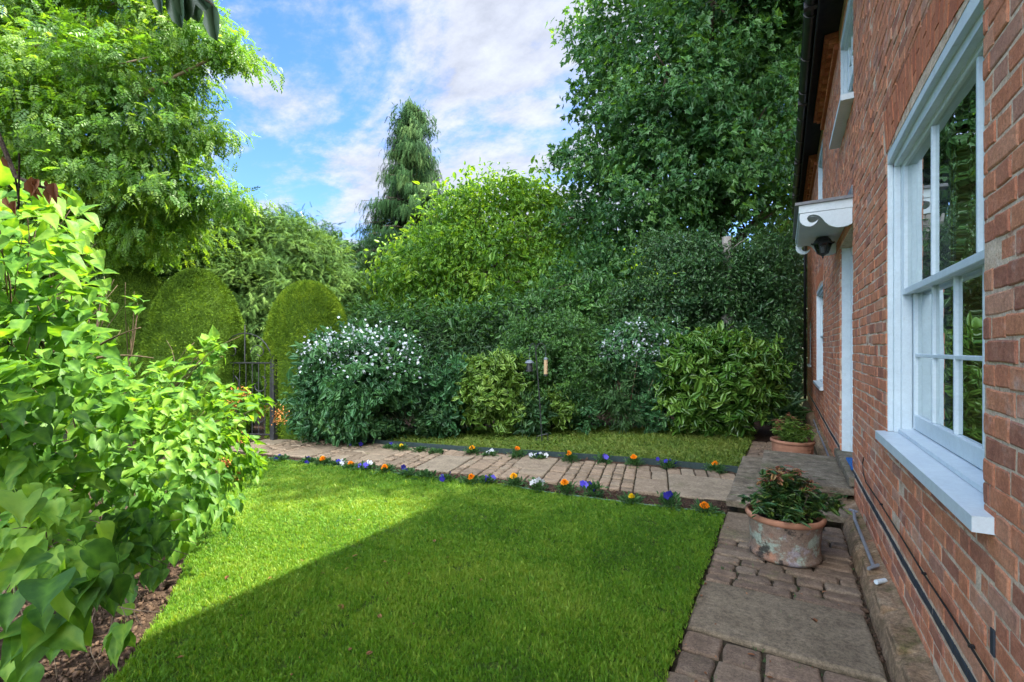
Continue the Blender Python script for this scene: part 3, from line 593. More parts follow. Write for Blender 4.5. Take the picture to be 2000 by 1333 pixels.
scatter('soil_crumbs', 1800, far_strip, .007, M['clod'], 'dark soil crumbs in the flower strip beyond the far edge of the path', 'soil', .012)
def gut(n): return np.stack([rng.uniform(.395, .46, n), rng.uniform(.8, 4.7, n)], 1)
scatter('litter', 1500, gut, .006, M['clod'], 'dark litter and grit in the gap between side path and house plinth', 'litter', .004)

def joints(n): return np.stack([rng.uniform(XL - .02, .42, n), rng.uniform(.9, 4.6, n)], 1)
def tuftlet(name, n, region, h, mat, label, cat, z):
    p = region(n); m = len(p); keep = vnoise(p[:, 0], p[:, 1], 5, 21) > .55; p = p[keep]; m = len(p); s_ = h * np.exp(rng.normal(0, .4, m))
    o = inst(name, TUFT, np.stack([p[:, 0], p[:, 1], np.full(m, z)], 1), np.array([0, 0, 1.]) + unit(m) * .3, unit(m), np.stack([s_, s_, s_], 1), rng.uniform(0, 1, m), mat); tag(o, label, cat, kind='stuff')
tuftlet('moss', 1500, joints, .022, M['fern'], 'small moss and weed tufts in the joints of the side path', 'moss', .0)
def litter_r(n):
    return np.concatenate([np.stack([rng.uniform(-.45, .42, n // 2), rng.uniform(1, 4.6, n // 2)], 1), np.stack([rng.uniform(-3.2, -1.6, n // 2), rng.uniform(.6, 3.2, n // 2)], 1)])
p_ = litter_r(120); m_ = len(p_); o = inst('fallen_leaves', OVAL, np.stack([p_[:, 0], p_[:, 1], np.where(p_[:, 0] > -.46, .034, .055)], 1), unit(m_) * [1, 1, .15], np.array([0, 0, 1.]) + unit(m_) * .25, .022 * np.exp(rng.normal(0, .4, m_)), rng.uniform(0, 1, m_), M['deadleaf']); tag(o, 'few small withered leaves scattered on paving, soil and lawn', 'leaf litter', kind='stuff')
# lawn edgings
mb = MB(); ep = [p + Vector((0, 0, .045)) for p in EDGE]; mb.tube(ep, .008, 6); o = mb.build('lawn_edging', M['edge_l']); tag(o, 'thin pale green plastic edging between near lawn and the flower strip', 'edging')
mb = MB(); fe = [P(a, b) for a, b in ((715, 868.5), (800, 875), (900, 883), (1030, 891), (1152, 899.5), (1300, 911.5), (1441, 925))]
for a, b in zip(fe[:-1], fe[1:]):
    d_ = (b - a).normalized(); n_ = Vector((-d_.y, d_.x, 0)) * .012
    mb.add([tuple(q + Vector((0, 0, z))) for z in (0, .085) for q in (a - n_, b - n_, b + n_, a + n_)], [(0, 1, 5, 4), (1, 2, 6, 5), (2, 3, 7, 6), (3, 0, 4, 7), (4, 5, 6, 7)])
o = mb.build('lawn_edging', M['edge']); tag(o, 'dark green upright edging board along the front of the far lawn', 'edging')

# ================================================================== HOUSE
W = .554; Y0, Y1 = -2.5, 14.6; ZT = 5.06
house = empty('house', (W, 5, 0), 'two storey red brick cottage with white sash windows and black gutter', 'house')
win1 = (2.06, 3.70, 1.00, 2.73); door = (5.34, 6.52, .36, 2.66); win2 = (9.1, 10.9, .90, 2.62); win3 = (12.9, 13.6, 1.15, 2.15)
up1 = (5.30, 6.45, 3.84, 4.98); up2 = (9.2, 10.4, 3.84, 4.98); up0 = (1.0, 2.3, 3.84, 4.98)
opens = [win1, door, win2, win3, up1, up2, up0]
def arch(y, o, rise=.06):
    yc = (o[0] + o[1]) / 2; hw = (o[1] - o[0]) / 2; return o[3] + rise * max(0, 1 - ((y - yc) / hw) ** 2)
lint = [(o[0] - .10, o[1] + .10, o[3], o[3] + .29) for o in (win1, win2)] + [(win3[0] - .06, win3[1] + .06, win3[3], win3[3] + .23)]
bricks, mort, rub, sl_, sl2 = MB(), MB(), MB(), MB(), MB()
def brick(mb, f, u0, u1, v0, v1, t, depth=.0, bev=.005, j=.0028):
    """f maps (u, v, outwards) to a point; a worn face with rounded arrises"""
    um, vm = (u0 + u1) / 2, (v0 + v1) / 2; o_ = random.uniform(-.0018, .0018) + depth
    ring = [(u0, v0), (um, v0), (u1, v0), (u1, vm), (u1, v1), (um, v1), (u0, v1), (u0, vm)]
    ring = [(a + random.uniform(-j, j), b + random.uniform(-j, j)) for a, b in ring]
    tl = random.uniform(-.012, .012)
    def off(a, b): return (a - um) * tl
    vs = [f(a, b, -.010) for a, b in ring] + [f(a, b, o_ - .003 + off(a, b)) for a, b in ring] + [f(a + (um - a) / max(abs(um - a), .001) * min(bev, abs(um - a)) * (abs(um - a) > .001), b + (vm - b) / max(abs(vm - b), .001) * min(bev, abs(vm - b)) * (abs(vm - b) > .001), o_ + off(a, b)) for a, b in ring]
    fs = []
    for l in (0, 1):
        for i in range(8): fs.append((l * 8 + i, l * 8 + (i + 1) % 8, (l + 1) * 8 + (i + 1) % 8, (l + 1) * 8 + i))
    fs.append(tuple(range(16, 24))); mb.add(vs, fs, t)
fw = lambda u_, v_, o_: (W - o_, u_, v_)
def pieces(rect, cuts):
    rs = [rect]
    for c in cuts:
        nr = []
        for (a, b, p, q) in rs:
            if b <= c[0] or a >= c[1] or q <= c[2] or p >= c[3]: nr.append((a, b, p, q)); continue
            if a < c[0]: nr.append((a, c[0], p, q))
            if b > c[1]: nr.append((c[1], b, p, q))
            m0, m1 = max(a, c[0]), min(b, c[1])
            if p < c[2]: nr.append((m0, m1, p, c[2]))
            if q > c[3]: nr.append((m0, m1, c[3], q))
        rs = nr
    return [r_ for r_ in rs if r_[1] - r_[0] > .018 and r_[3] - r_[2] > .018]
cuts = opens + lint
z = -.025; k = 0; DPC = .38
while z < ZT - .01:
    dp = abs(z - .35) < .03
    h_ = .075
    y_ = Y0 + (k % 2) * .055 + random.uniform(-.004, .004); i = k % 2
    while y_ < Y1:
        l_ = (.222 if i % 2 == 0 else .110) if not dp else .150; l_ *= random.uniform(.975, 1.025)
        gq = random.uniform(.006, .012); wv = .004 * math.sin(y_ * 1.3 + k * .05) + .003 * math.sin(y_ * 4 + k)
        for r_ in pieces((y_, min(y_ + l_ - gq, Y1), z + wv + .004, z + wv + h_ - random.uniform(.003, .007)), cuts):
            if dp: brick(sl_ if r_[0] < 5.34 else sl2, fw, r_[0], r_[1], r_[2] + .012, r_[3] - .012, random.random(), 0)
            else: brick(bricks, fw, *r_, min(.999, max(0, random.gauss(.5, .24) if random.random() > .07 else random.choice((.02, .97)))), random.gauss(0, .0012))
        y_ += l_; i += 1
    z += h_; k += 1
# flat gauged arches of rubbed bricks over the ground-floor windows
rubs = []
for li, o_ in zip(lint, (win1, win2, win3)):
    rub = MB(); rubs.append(rub)
    yc = (li[0] + li[1]) / 2; n_ = int((li[1] - li[0]) / .07); 
    for i in range(n_):
        for (a, b) in ((0, .5), (.5, 1)):
            f0 = i / n_; f1 = (i + 1) / n_
            y0_, y1_ = o_[0] + (o_[1] - o_[0]) * f0, o_[0] + (o_[1] - o_[0]) * f1; Y0_, Y1_ = li[0] + (li[1] - li[0]) * f0, li[0] + (li[1] - li[0]) * f1
            split = .5 + (.16 if i % 2 else -.16); a_, b_ = (0, split) if a == 0 else (split, 1)
            zb0, zb1 = arch(y0_, o_), arch(y1_, o_)
            def q(fy, fz):
                zb = zb0 + (zb1 - zb0) * fy; yb = y0_ + (y1_ - y0_) * fy; yt = Y0_ + (Y1_ - Y0_) * fy; zt = li[3] - .004
                return yb + (yt - yb) * fz, zb + (zt - zb) * fz
            e = .06; cs = [q(e, a_ + .01), q(1 - e, a_ + .01), q(1 - e, b_ - .01), q(e, b_ - .01)]; dd = random.uniform(-.001, .002)
            rub.add([(W + .012, *c) for c in cs] + [(W - dd, *c) for c in cs], [(4, 5, 6, 7), (0, 1, 5, 4), (1, 2, 6, 5), (2, 3, 7, 6), (3, 0, 4, 7)], random.random())
# mortar bed sheet with holes, and returns of every opening
ysr = sorted({Y0, Y1, *[v for o_ in opens for v in o_[:2]]}); zsr = sorted({0.0, ZT + .2, *[v for o_ in opens for v in o_[2:]]})
XM = W + .0035
for a, b in zip(ysr[:-1], ysr[1:]):
    for c, d_ in zip(zsr[:-1], zsr[1:]):
        if any(a >= o_[0] - 1e-6 and b <= o_[1] + 1e-6 and c >= o_[2] - 1e-6 and d_ <= o_[3] + 1e-6 for o_ in opens): continue
        ny_ = max(1, int((b - a) / .5)); 
        mort.add([(XM, a, c), (XM, b, c), (XM, b, d_), (XM, a, d_)], [(0, 1, 2, 3)])
for o_ in opens:
    x2 = W + .30
    mort.add([(XM, o_[0], o_[2]), (x2, o_[0], o_[2]), (x2, o_[0], o_[3] + .0), (XM, o_[0], o_[3])], [(0, 1, 2, 3)])
    mort.add([(XM, o_[1], o_[2]), (x2, o_[1], o_[2]), (x2, o_[1], o_[3] + .0), (XM, o_[1], o_[3])], [(0, 1, 2, 3)])
    mort.add([(XM, o_[0], o_[3]), (x2, o_[0], o_[3]), (x2, o_[1], o_[3]), (XM, o_[1], o_[3])], [(0, 1, 2, 3)])
    mort.add([(XM, o_[0], o_[2]), (x2, o_[0], o_[2]), (x2, o_[1], o_[2]), (XM, o_[1], o_[2])], [(0, 1, 2, 3)])
# far jamb of the doorway: brick returns
zz_ = door[2]; i = 0
while zz_ < door[3] - .03:
    d1 = .10 if i % 2 else .07
    brick(bricks, lambda u_, v_, o__: (u_, door[1] - o__, v_), W + .004, W + .105, zz_ + .005, zz_ + .069, random.random() * .8, .001); zz_ += .075; i += 1
walls = mort.build('wall', M['mortar'], house)
for mb_, nm, mt in [(bricks, 'brickwork', 'brick'), (sl_, 'damp_course', 'slate'), (sl2, 'damp_course', 'slate')] + [(r_, 'rubbed_arch', 'rubbed') for r_ in rubs]:
    o = mb_.build(nm, M[mt], walls)
# shell of the house: other walls, roof
mb = MB(); XB = 6.6
mb.box(XM, XB, Y0 - .3, Y0, 0, 5.2); mb.box(XM, XB, Y1 + .004, Y1 + .25, 0, 5.2); mb.box(XB, XB + .25, Y0 - .3, Y1 + .25, 0, 5.2)
XRg = (W + XB) / 2
for yv in (Y0 - .3, Y1 + .25): mb.add([(XM + .01, yv, 5.2), (XB, yv, 5.2), (XRg, yv, 7.4)], [(0, 1, 2)])
mb.build('end_wall', M['brick'], house)
mb = MB()
for sx, xe in ((1, .20), (-1, XB + .6)):
    nx_ = 26
    for i in range(nx_):                              # courses of plain tiles
        f0, f1 = i / nx_, (i + 1) / nx_; x0 = xe + (XRg - xe) * f0; x1 = xe + (XRg - xe) * f1; z0 = 5.27 + 2.25 * f0; z1 = 5.27 + 2.25 * f1
        mb.add([(x0, Y0 - .4, z0 + .02), (x0, Y1 + .35, z0 + .02), (x1, Y1 + .35, z1), (x1, Y0 - .4, z1), (x0, Y0 - .4, z0 - .012), (x0, Y1 + .35, z0 - .012)], [(0, 1, 2, 3), (0, 1, 5, 4)])
roof = mb.build('roof', M['tile'], house)
mb = MB(); mb.box(.30, XM + .3, Y0 - .3, Y1 + .3, 5.215, 5.24); mb.build('soffit', M['soffit'], house)
# projecting brick cornice in stretches between the upper windows
for (a, b) in ((-2.4, .8), (2.5, 5.12), (6.62, 8.98), (10.6, 14.55)):
    mb = MB(); y_ = a
    while y_ < b - .05:
        e = min(y_ + .107, b)
        mb.box(W - .045, W + .002, y_, e - .009, 5.005, 5.062, .004, random.random())
        if int(round((y_ - a) / .107)) % 2 == 0: mb.box(W - .095, W + .002, y_, e - .009, 5.073, 5.134, .004, random.random())
        mb.box(W - .135, W + .002, y_, e - .009, 5.143, 5.204, .004, random.random())
        y_ = e
    mb.box(W - .035, W + .02, a + .01, b - .02, 5.0, 5.21, 0, .2)
    mb.build('cornice', M['rubbed'], house)
# gutter: half-round trough with brackets
mb = MB(); gx, gz, gr = .262, 5.215, .062
prof = [(gx + gr * math.cos(a), gz + gr * math.sin(a)) for a in [math.pi + math.pi * i / 10 for i in range(11)]]
vs = [(x_, y_, z_) for y_ in (Y0 - .3, Y1 + .3) for (x_, z_) in prof]; n_ = len(prof)
mb.add(vs, [(i, i + 1, n_ + i + 1, n_ + i) for i in range(n_ - 1)])
mb.tube([(gx - gr, Y0 - .3, gz), (gx - gr, Y1 + .3, gz)], .008, 6)
yv = -2.0
while yv < Y1:
    mb.tube([(gx + (gr + .006) * math.cos(a), yv, gz + (gr + .006) * math.sin(a)) for a in [math.pi + math.pi * i / 8 for i in range(9)]], .008, 5); yv += .9
for yv in (3.4, 5.9, 8.2, 10.8, 13.0): mb.box(gx - gr - .012, gx + gr + .012, yv, yv + .07, gz - gr - .010, gz + .004, .004)
mb.build('gutter', M['gutter'], house)
mb = MB(); mb.box(.315, .332, Y0 - .3, Y1 + .3, 5.08, 5.26); mb.build('fascia', M['soffit'], house)
mb = MB(); mb.tube([(.27, 14.78, 5.15), (.30, 14.78, 5.02), (.46, 14.78, 4.8), (.50, 14.78, 4.6), (.50, 14.78, .1)], .036, 10)
for zq in (4.2, 2.9, 1.6): mb.tube([(.50, 14.78, zq), (.50, 14.78, zq + .06)], .046, 10)
mb.build('downpipe', M['gutter'], house)
# plinth: weathered ledge along the foot of the wall
def plinth():
    mb = MB(); ys = np.arange(Y0, Y1, .09); prof = [(.425, -.02), (.43, .05), (.445, .105), (.465, .128), (.505, .145), (.552, .165)]
    vs = []; n_ = len(prof)
    for y_ in ys:
        for i, (x_, z_) in enumerate(prof):
            j = .010 if 0 < i < n_ - 1 else .002
            w1 = .012 * (vnoise([y_], [i * .7], 4, 3)[0] - .5)
            vs.append((x_ + w1 + random.uniform(-j, j) * .5, y_, z_ + random.uniform(-j, j) * .6))
    fs = [(a * n_ + i, a * n_ + i + 1, (a + 1) * n_ + i + 1, (a + 1) * n_ + i) for a in range(len(ys) - 1) for i in range(n_ - 1)]
    mb.add(vs, fs)
    for (y_, l_) in ((1.3, .2), (2.02, .21), (2.42, .2), (2.75, .22), (3.15, .2), (3.62, .21)):
        mb.box(.448, .549, y_, y_ + l_, .06, .148 + random.uniform(0, .014), .008, .2)
    return mb.build('plinth', M['plinth'], house)
plinth()

def sash_window(o_, name_lbl, ncol=4, upbars=(3.03, 2.40), archd=True, nrow=2, curtains=True, low=None, proj=.05, sillx=.09):
    """box-frame sash: frame, sill, upper sash, lower sash, panes, curtain"""
    y0, y1, z0, z1 = o_; fr = MB(); zm = z0 + (z1 - z0) * .505; ft = .045
    x0 = W + .006
    # jambs, stepped inwards
    for (s_, ya) in ((1, y0), (-1, y1)):
        for (xa, xb, wd) in ((x0, x0 + .028, .012), (x0 + .028, x0 + .062, .030), (x0 + .062, x0 + .112, .044), (x0 + .112, x0 + .20, .062)):
            a, b = sorted((ya + s_ * .001, ya + s_ * wd)); fr.box(xa, xb, a, b, z0 + .012, z1 + .0, .003)
        a, b = sorted((ya + s_ * .001, ya + s_ * .05)); 
    n_ = 18
    for (xa, xb, wd) in ((x0, x0 + .028, .10), (x0 + .028, x0 + .062, .125), (x0 + .062, x0 + .112, .132), (x0 + .112, x0 + .20, .155)):
        vs = []
        for i in range(n_ + 1):
            yv = y0 + .001 + (y1 - y0 - .002) * i / n_; zt = (arch(yv, o_) if archd else z1) - .003; zb = z1 - wd + (.03 if archd else 0) + (.03 * (1 - ((yv - (y0 + y1) / 2) / ((y1 - y0) / 2)) ** 2) if xa == x0 and archd else 0)
            vs += [(xa, yv, zb), (xa, yv, zt), (xb, yv, zt), (xb, yv, zb)]
        fs = []
        for i in range(n_):
            b = i * 4
            for q in range(4): fs.append((b + q, b + (q + 1) % 4, b + 4 + (q + 1) % 4, b + 4 + q))
        fs += [(0, 1, 2, 3), tuple(n_ * 4 + q for q in range(4))]; fr.add(vs, fs)
    wn = fr.build('window', M['paint'], house); wn['label'] = name_lbl
    sb = MB()   # sloping sill with sub-sill
    def wedge(xa, xb, ya, yb, zb, zo, zi):
        sb.add([(xa, ya, zb), (xb, ya, zb), (xb, yb, zb), (xa, yb, zb), (xa, ya, zo), (xb, ya, zi), (xb, yb, zi), (xa, yb, zo)],
               [(0, 1, 2, 3), (4, 5, 6, 7), (0, 1, 5, 4), (1, 2, 6, 5), (2, 3, 7, 6), (3, 0, 4, 7)])
    wedge(W - proj, W + .085, y0 - sillx, y1 + sillx * .4, z0 - .045, z0 + .004, z0 + .014)
    wedge(W + .050, W + .21, y0 + .046, y1 - .046, z0 + .0145, z0 + .034, z0 + .046)
    sb.build('sill', M['paint'], wn)
    xu, xl = W + .070, W + .118; th = .034
    def sash(nm, xs, za, zb, bars, hbars, rt, rb, st=.042):
        s = MB(); a, b = y0 + .046, y1 - .046
        s.box(xs, xs + th, a, a + st, za, zb, .003); s.box(xs, xs + th, b - st, b, za, zb, .003)
        s.box(xs + .001, xs + th - .001, a + st, b - st, za, za + rb, .003); s.box(xs + .001, xs + th - .001, a + st, b - st, zb - rt, zb, .003)
        for yv in bars: s.box(xs + .004, xs + th - .006, yv - .010, yv + .010, za + rb, zb - rt, .003)
        for zv in hbars: s.box(xs + .005, xs + th - .007, a + st, b - st, zv - .010, zv + .010, .003)
        ob = s.build(nm, M['paint'], wn)
        g_ = MB(); xg = xs + th * .55; g_.add([(xg, a + st * .6, za + rb * .6), (xg, b - st * .6, za + rb * .6), (xg, b - st * .6, zb - rt * .6), (xg, a + st * .6, zb - rt * .6)], [(0, 1, 2, 3)])
        g_.build('glass', M['glass'], wn); return ob
    a, b = y0 + .046 + .042, y1 - .046 - .042
    sash('upper_sash', xu, zm - .03, z1 - .068, upbars, () if nrow == 2 and len(upbars) < 3 else [(zm + z1 - .1) / 2], .05, .036)
    sash('lower_sash', xl, z0 + .045, zm + .012, [a + (b - a) * (i + 1) / ncol for i in range(ncol - 1)], [z0 + .10 + (zm - z0 - .12) / 2 + .005] if nrow == 2 else [], .034, .085)
    if curtains:
        for ci, (ya, yb) in enumerate(((b - .17, b + .03), (a - .02, b - .12))):
            c = MB(); n_ = 60; vs = []
            for i in range(n_ + 1):
                yv = ya + (yb - ya) * i / n_; xo = W + .255 + .014 * ci + .014 * math.sin(i * 1.25) + .01 * math.sin(i * .5)
                vs += [(xo, yv, z0 + .02), (xo + .004, yv, z1 + .1)]
            c.add(vs, [(2 * i, 2 * i + 2, 2 * i + 3, 2 * i + 1) for i in range(n_)])
            c.build('curtain', M['curtain' if ci == 0 else 'drape'], wn, True)
    rm = MB(); xa, xb = W + .305, W + 2.6; ya, yb, za, zb = y0 - .6, y1 + .6, z0 - .9, z1 + .35
    rm.add([(xa, ya, za), (xb, ya, za), (xb, yb, za), (xa, yb, za), (xa, ya, zb), (xb, ya, zb), (xb, yb, zb), (xa, yb, zb)],
           [(0, 1, 2, 3), (4, 5, 6, 7), (0, 1, 5, 4), (1, 2, 6, 5), (2, 3, 7, 6)])
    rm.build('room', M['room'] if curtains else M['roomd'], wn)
    return wn
sash_window(win1, 'large sash window nearest the viewer, twelve-light with wide white sill', low=True)
sash_window(win2, 'white sash window beyond the front door', upbars=(10.3, 9.7), ncol=3)
sash_window(win3, 'small white window near the far end of the wall', upbars=(13.25,), ncol=2, archd=False, curtains=False)
sash_window(up1, 'upstairs white window above the door canopy', upbars=(5.62, 5.9, 6.15), archd=False, curtains=False, proj=.10, sillx=.06)
sash_window(up2, 'upstairs white window further along the wall', upbars=(9.55, 9.85, 10.1), archd=False, curtains=False, proj=.07, sillx=.06)
sash_window(up0, 'upstairs white window nearest the viewer', upbars=(1.4, 1.7, 1.95), archd=False, curtains=False, proj=.10, sillx=.06)
# door
mb = MB(); y0, y1, z0, z1 = door; xd = W + .16
mb.box(xd, xd + .045, y0 + .08, y1 - .08, z0 + .03, z1 - .09, .003)
for (a, b, c, d_) in ((y0 + .18, (y0 + y1) / 2 - .05, z0 + .2, z0 + .85), ((y0 + y1) / 2 + .05, y1 - .18, z0 + .2, z0 + .85), (y0 + .18, (y0 + y1) / 2 - .05, z0 + 1.0, z1 - .25), ((y0 + y1) / 2 + .05, y1 - .18, z0 + 1.0, z1 - .25)):
    mb.box(xd - .012, xd + .002, a, b, c, d_, .008)
dr = mb.build('door', M['paint_d'], house)
mb = MB()
for (s_, ya) in ((1, y0), (-1, y1)):
    for (xa, xb, wd) in ((W + .105, W + .15, .05), (W + .15, W + .215, .085)):
        a, b = sorted((ya + s_ * .001, ya + s_ * wd)); mb.box(xa, xb, a, b, z0, z1, .004)
    a, b = sorted((ya + s_ * .0165, ya + s_ * .03)); mb.box(W + .02, W + .105, a, b, z0, z1, .003)
mb.box(W + .105, W + .21, y0 + .086, y1 - .086, z1 - .10, z1 - .002, .004)
mb.build('frame', M['paint'], dr)
mb = MB(); kc = (xd - .03, y0 + .20, 1.40)
mb.tube([(xd, kc[1], kc[2]), (xd - .025, kc[1], kc[2]), (xd - .028, kc[1], kc[2]), (xd - .045, kc[1], kc[2]), (xd - .058, kc[1], kc[2])], [.012, .010, .024, .028, .012], 12); mb.build('knob', M['brass'], dr, True)
mb = MB(); mb.box(W - .04, W + .20, 5.20, 6.66, .275, .365, .01); mb.build('threshold', M['stone'], house)
mb = MB(); mb.box(W + .01, W + .15, 5.42, 6.0, .366, .392, .008); mb.tube(bez((W + .0, 5.45, .385), (W + .12, 5.5, .40), .1), .012, 6); o = mb.build('doormat', M['blue']); tag(o, 'bright blue mat lying on the stone threshold of the door', 'doormat')
# canopy
mb = MB(); ca, cb, cz = 5.30, 6.90, 2.90; cx_ = .11
def slope(xa, xb, ya, yb, za0, za1, zb0, zb1):
    mb.add([(xa, ya, za0), (xb, ya, zb0), (xb, yb, zb0), (xa, yb, za0), (xa, ya, za1), (xb, ya, zb1), (xb, yb, zb1), (xa, yb, za1)], [(0, 1, 2, 3), (4, 5, 6, 7), (0, 1, 5, 4), (1, 2, 6, 5), (2, 3, 7, 6), (3, 0, 4, 7)])
slope(cx_ + .02, W - .001, ca + .012, cb - .012, cz - .075, cz - .002, cz - .075, cz + .006)
slope(cx_ + .035, W - .002, ca + .06, cb - .06, cz - .11, cz - .0755, cz - .11, cz - .0755)
can = mb.build('canopy', M['paint'], house)
mb = MB(); slope(cx_ - .012, W - .001, ca - .012, cb + .012, cz - .001, cz + .024, cz + .007, cz + .036)
mb.box(W - .014, W - .002, ca - .02, cb + .02, cz + .036, cz + .12, .003); mb.build('lead_cover', M['lead'], can)
prof = [(230, 335), (222, 380), (225, 430), (240, 465), (270, 497), (330, 525), (400, 525), (450, 503), (490, 470), (512, 440), (520, 410), (500, 432), (470, 455), (430, 468), (385, 462), (355, 437), (343, 405), (355, 372), (395, 350), (440, 342), (490, 345), (540, 362), (590, 405), (630, 455), (680, 495), (740, 520), (820, 532), (900, 522), (980, 500), (1040, 465), (1040, 235)]
def bracket(yy0):
    pr = [(W - .004 - (1040 - a) / 815 * (W - cx_ - .03), cz - .078 - (b - (235 + (1040 - a) * .118)) * .00062) for a, b in prof]
    bm = bmesh.new(); vs = [bm.verts.new((x_, yy0, z_)) for x_, z_ in pr]; f = bm.faces.new(vs)
    r_ = bmesh.ops.extrude_face_region(bm, geom=[f]); bmesh.ops.translate(bm, vec=(0, .04, 0), verts=[v for v in r_['geom'] if isinstance(v, bmesh.types.BMVert)])
    bmesh.ops.triangulate(bm, faces=[f_ for f_ in bm.faces if len(f_.verts) > 4]); bmesh.ops.recalc_face_normals(bm, faces=bm.faces)
    me = bpy.data.meshes.new('bracket'); bm.to_mesh(me); bm.free(); return link('bracket', me, M['paint'], can)
bracket(ca + .015); bracket(cb - .055)
# cable and waste pipe on the wall
cz0 = [D(1681, 897, 1)]
def onwall(px, py, off=.012):
    x_ = W - off; d_ = F0 * x_ / ((px - 1530) * CS); return Vector((x_, (d_ + x_ * SN) / CS, H - (py - HY) * d_ / F0))
mb = MB(); cp = [onwall(*q) for q in ((1687, 894), (1685, 905), (1686, 925), (1691, 942), (1720, 985), (1762, 1052), (1803, 1120), (1850, 1190), (1895, 1262), (1940, 1335), (1990, 1418))]
mb.tube(cp, .0042, 6)
for q in cp[4::2]: mb.box(q.x - .006, W - .001, q.y - .006, q.y + .006, q.z - .005, q.z + .005, .001)
mb.build('cable', M['cable'], house)
mb = MB(); mb.tube([(.50, 4.72, .20), (.485, 4.55, .185), (.483, 4.0, .182), (.482, 3.62, .18)], .011, 8); mb.tube([(.51, 3.66, .182), (.45, 3.58, .178)], .010, 6); mb.tube([(.52, 4.7, .20), (.47, 4.74, .20)], .010, 6)
ppz = mb.build('waste_pipe', M['pipe'], house); mb = MB(); mb.tube([(.52, 3.50, .158), (.468, 3.44, .160)], .013, 8); mb.build('pipe_cap', M['paint'], ppz)
mb = MB(); mb.tube([(.49, 10.5, .19), (.488, 7.0, .185)], .012, 8); mb.tube([(.50, 9.0, .19), (.47, 9.0, .2)], .018, 6); mb.build('waste_pipe', M['pipe'], house)
mb = MB(); mb.box(W - .003, W + .003, 1.965, 1.992, .585, .665, .001); mb.build('slate_chip', M['slate'], house)

# hanging lantern
lc = D(1607, 465, 5.35); ln = empty('lantern', (lc.x, lc.y, 2.57), 'black metal hanging lantern with glass sides under the door canopy', 'lantern')
mb = MB(); zb = 2.56; cx2, cy2 = lc.x, lc.y
mb.lathe((cx2, cy2, zb), [(.001, -.012), (.010, -.005), (.008, .01), (.018, .02), (.045, .035), (.052, .045), (.0, .046)], 6)
for i in range(6):
    a = i * math.pi / 3; mb.tube([(cx2 + .050 * math.cos(a), cy2 + .05 * math.sin(a), zb + .04), (cx2 + .088 * math.cos(a), cy2 + .088 * math.sin(a), zb + .155)], .0055, 5)
    mb.tube([(cx2 + .09 * math.cos(a), cy2 + .09 * math.sin(a), zb + .15), (cx2 + .112 * math.cos(a), cy2 + .112 * math.sin(a), zb + .165)], .009, 5)
mb.lathe((cx2, cy2, zb), [(.092, .150), (.105, .155), (.105, .166), (.088, .172)], 6)
mb.build('cage', M['iron'], ln)
mb = MB(); mb.lathe((cx2, cy2, zb), [(.090, .170), (.078, .20), (.055, .225), (.03, .24), (.018, .245), (.016, .262), (.035, .268), (.045, .28), (.02, .295), (.006, .30)], 12); mb.build('cap', M['iron'], ln)
mb = MB(); mb.lathe((cx2, cy2, zb), [(.046, .046), (.083, .152)], 6); mb.build('glass', M['lglass'], ln)
mb = MB(); mb.lathe((cx2, cy2, zb), [(.0, .05), (.014, .05), (.014, .11), (.0, .125)], 10); mb.build('candle_tube', M['paint'], ln)
mb = MB(); mb.tube([(cx2, cy2, zb + .295), (cx2, cy2, cz - .11)], .004, 6); mb.build('chain', M['iron'], ln)

# stone steps at the door
st = empty('stone_steps', (0, 5.6, 0), 'two broad worn grey stone steps up to the front door', 'steps')
def slabmesh(x0, x1, y0, y1, z0, z1, nm):
    mb = MB(); nx_, ny_ = 14, 22; vs = []
    def edge(a, b, s_): return .006 * (vnoise([a * 7], [b], 1, s_)[0] - .5) * 2
    top = {}
    for j in range(ny_ + 1):
        for i in range(nx_ + 1):
            x_ = x0 + (x1 - x0) * i / nx_; y_ = y0 + (y1 - y0) * j / ny_
            if i == 0: x_ += edge(y_, 1, 3)
            if j == 0: y_ += edge(x_, 2, 4)
            e = 1 if (i in (0, nx_) or j in (0, ny_)) else 0
            zt = z1 - .010 * e + .006 * (vnoise([x_], [y_], 3, 5)[0] - .5); top[i, j] = len(vs); vs.append((x_, y_, zt))
    fs = [(top[i, j], top[i + 1, j], top[i + 1, j + 1], top[i, j + 1]) for j in range(ny_) for i in range(nx_)]
    per = [(i, 0) for i in range(nx_)] + [(nx_, j) for j in range(ny_)] + [(i, ny_) for i in range(nx_, 0, -1)] + [(0, j) for j in range(ny_, 0, -1)]
    b = len(vs)
    for q in per: v = vs[top[q]]; vs.append((v[0] + random.uniform(-.003, .003), v[1] + random.uniform(-.004, .002), (z0 + z1) / 2))
    c = len(vs)
    for q in per: v = vs[top[q]]; vs.append((v[0], v[1], z0))
    n_ = len(per)
    for i in range(n_):
        j = (i + 1) % n_; fs += [(top[per[i]], top[per[j]], b + j, b + i), (b + i, b + j, c + j, c + i)]
    mb.add(vs, fs); return mb.build(nm, M['stone'], st, False)
slabmesh(-.457, .492, 4.75, 5.30, .075, .135, 'lower_slab'); slabmesh(-.455, -.18, 5.304, 6.82, .075, .137, 'lower_slab')
slabmesh(-.21, .548, 5.18, 6.66, .205, .27, 'upper_slab')
mb = MB(); mb.box(-.37, .47, 4.86, 6.78, -.02, .0745, .006); mb.build('riser', M['joint'], st)
mb = MB(); y_ = -.15
while y_ < .50: mb.box(y_, min(y_ + .21, .53), 5.24, 6.60, .12, .2045, .008, random.random()); y_ += .222
mb.build('riser', M['sett'], st)

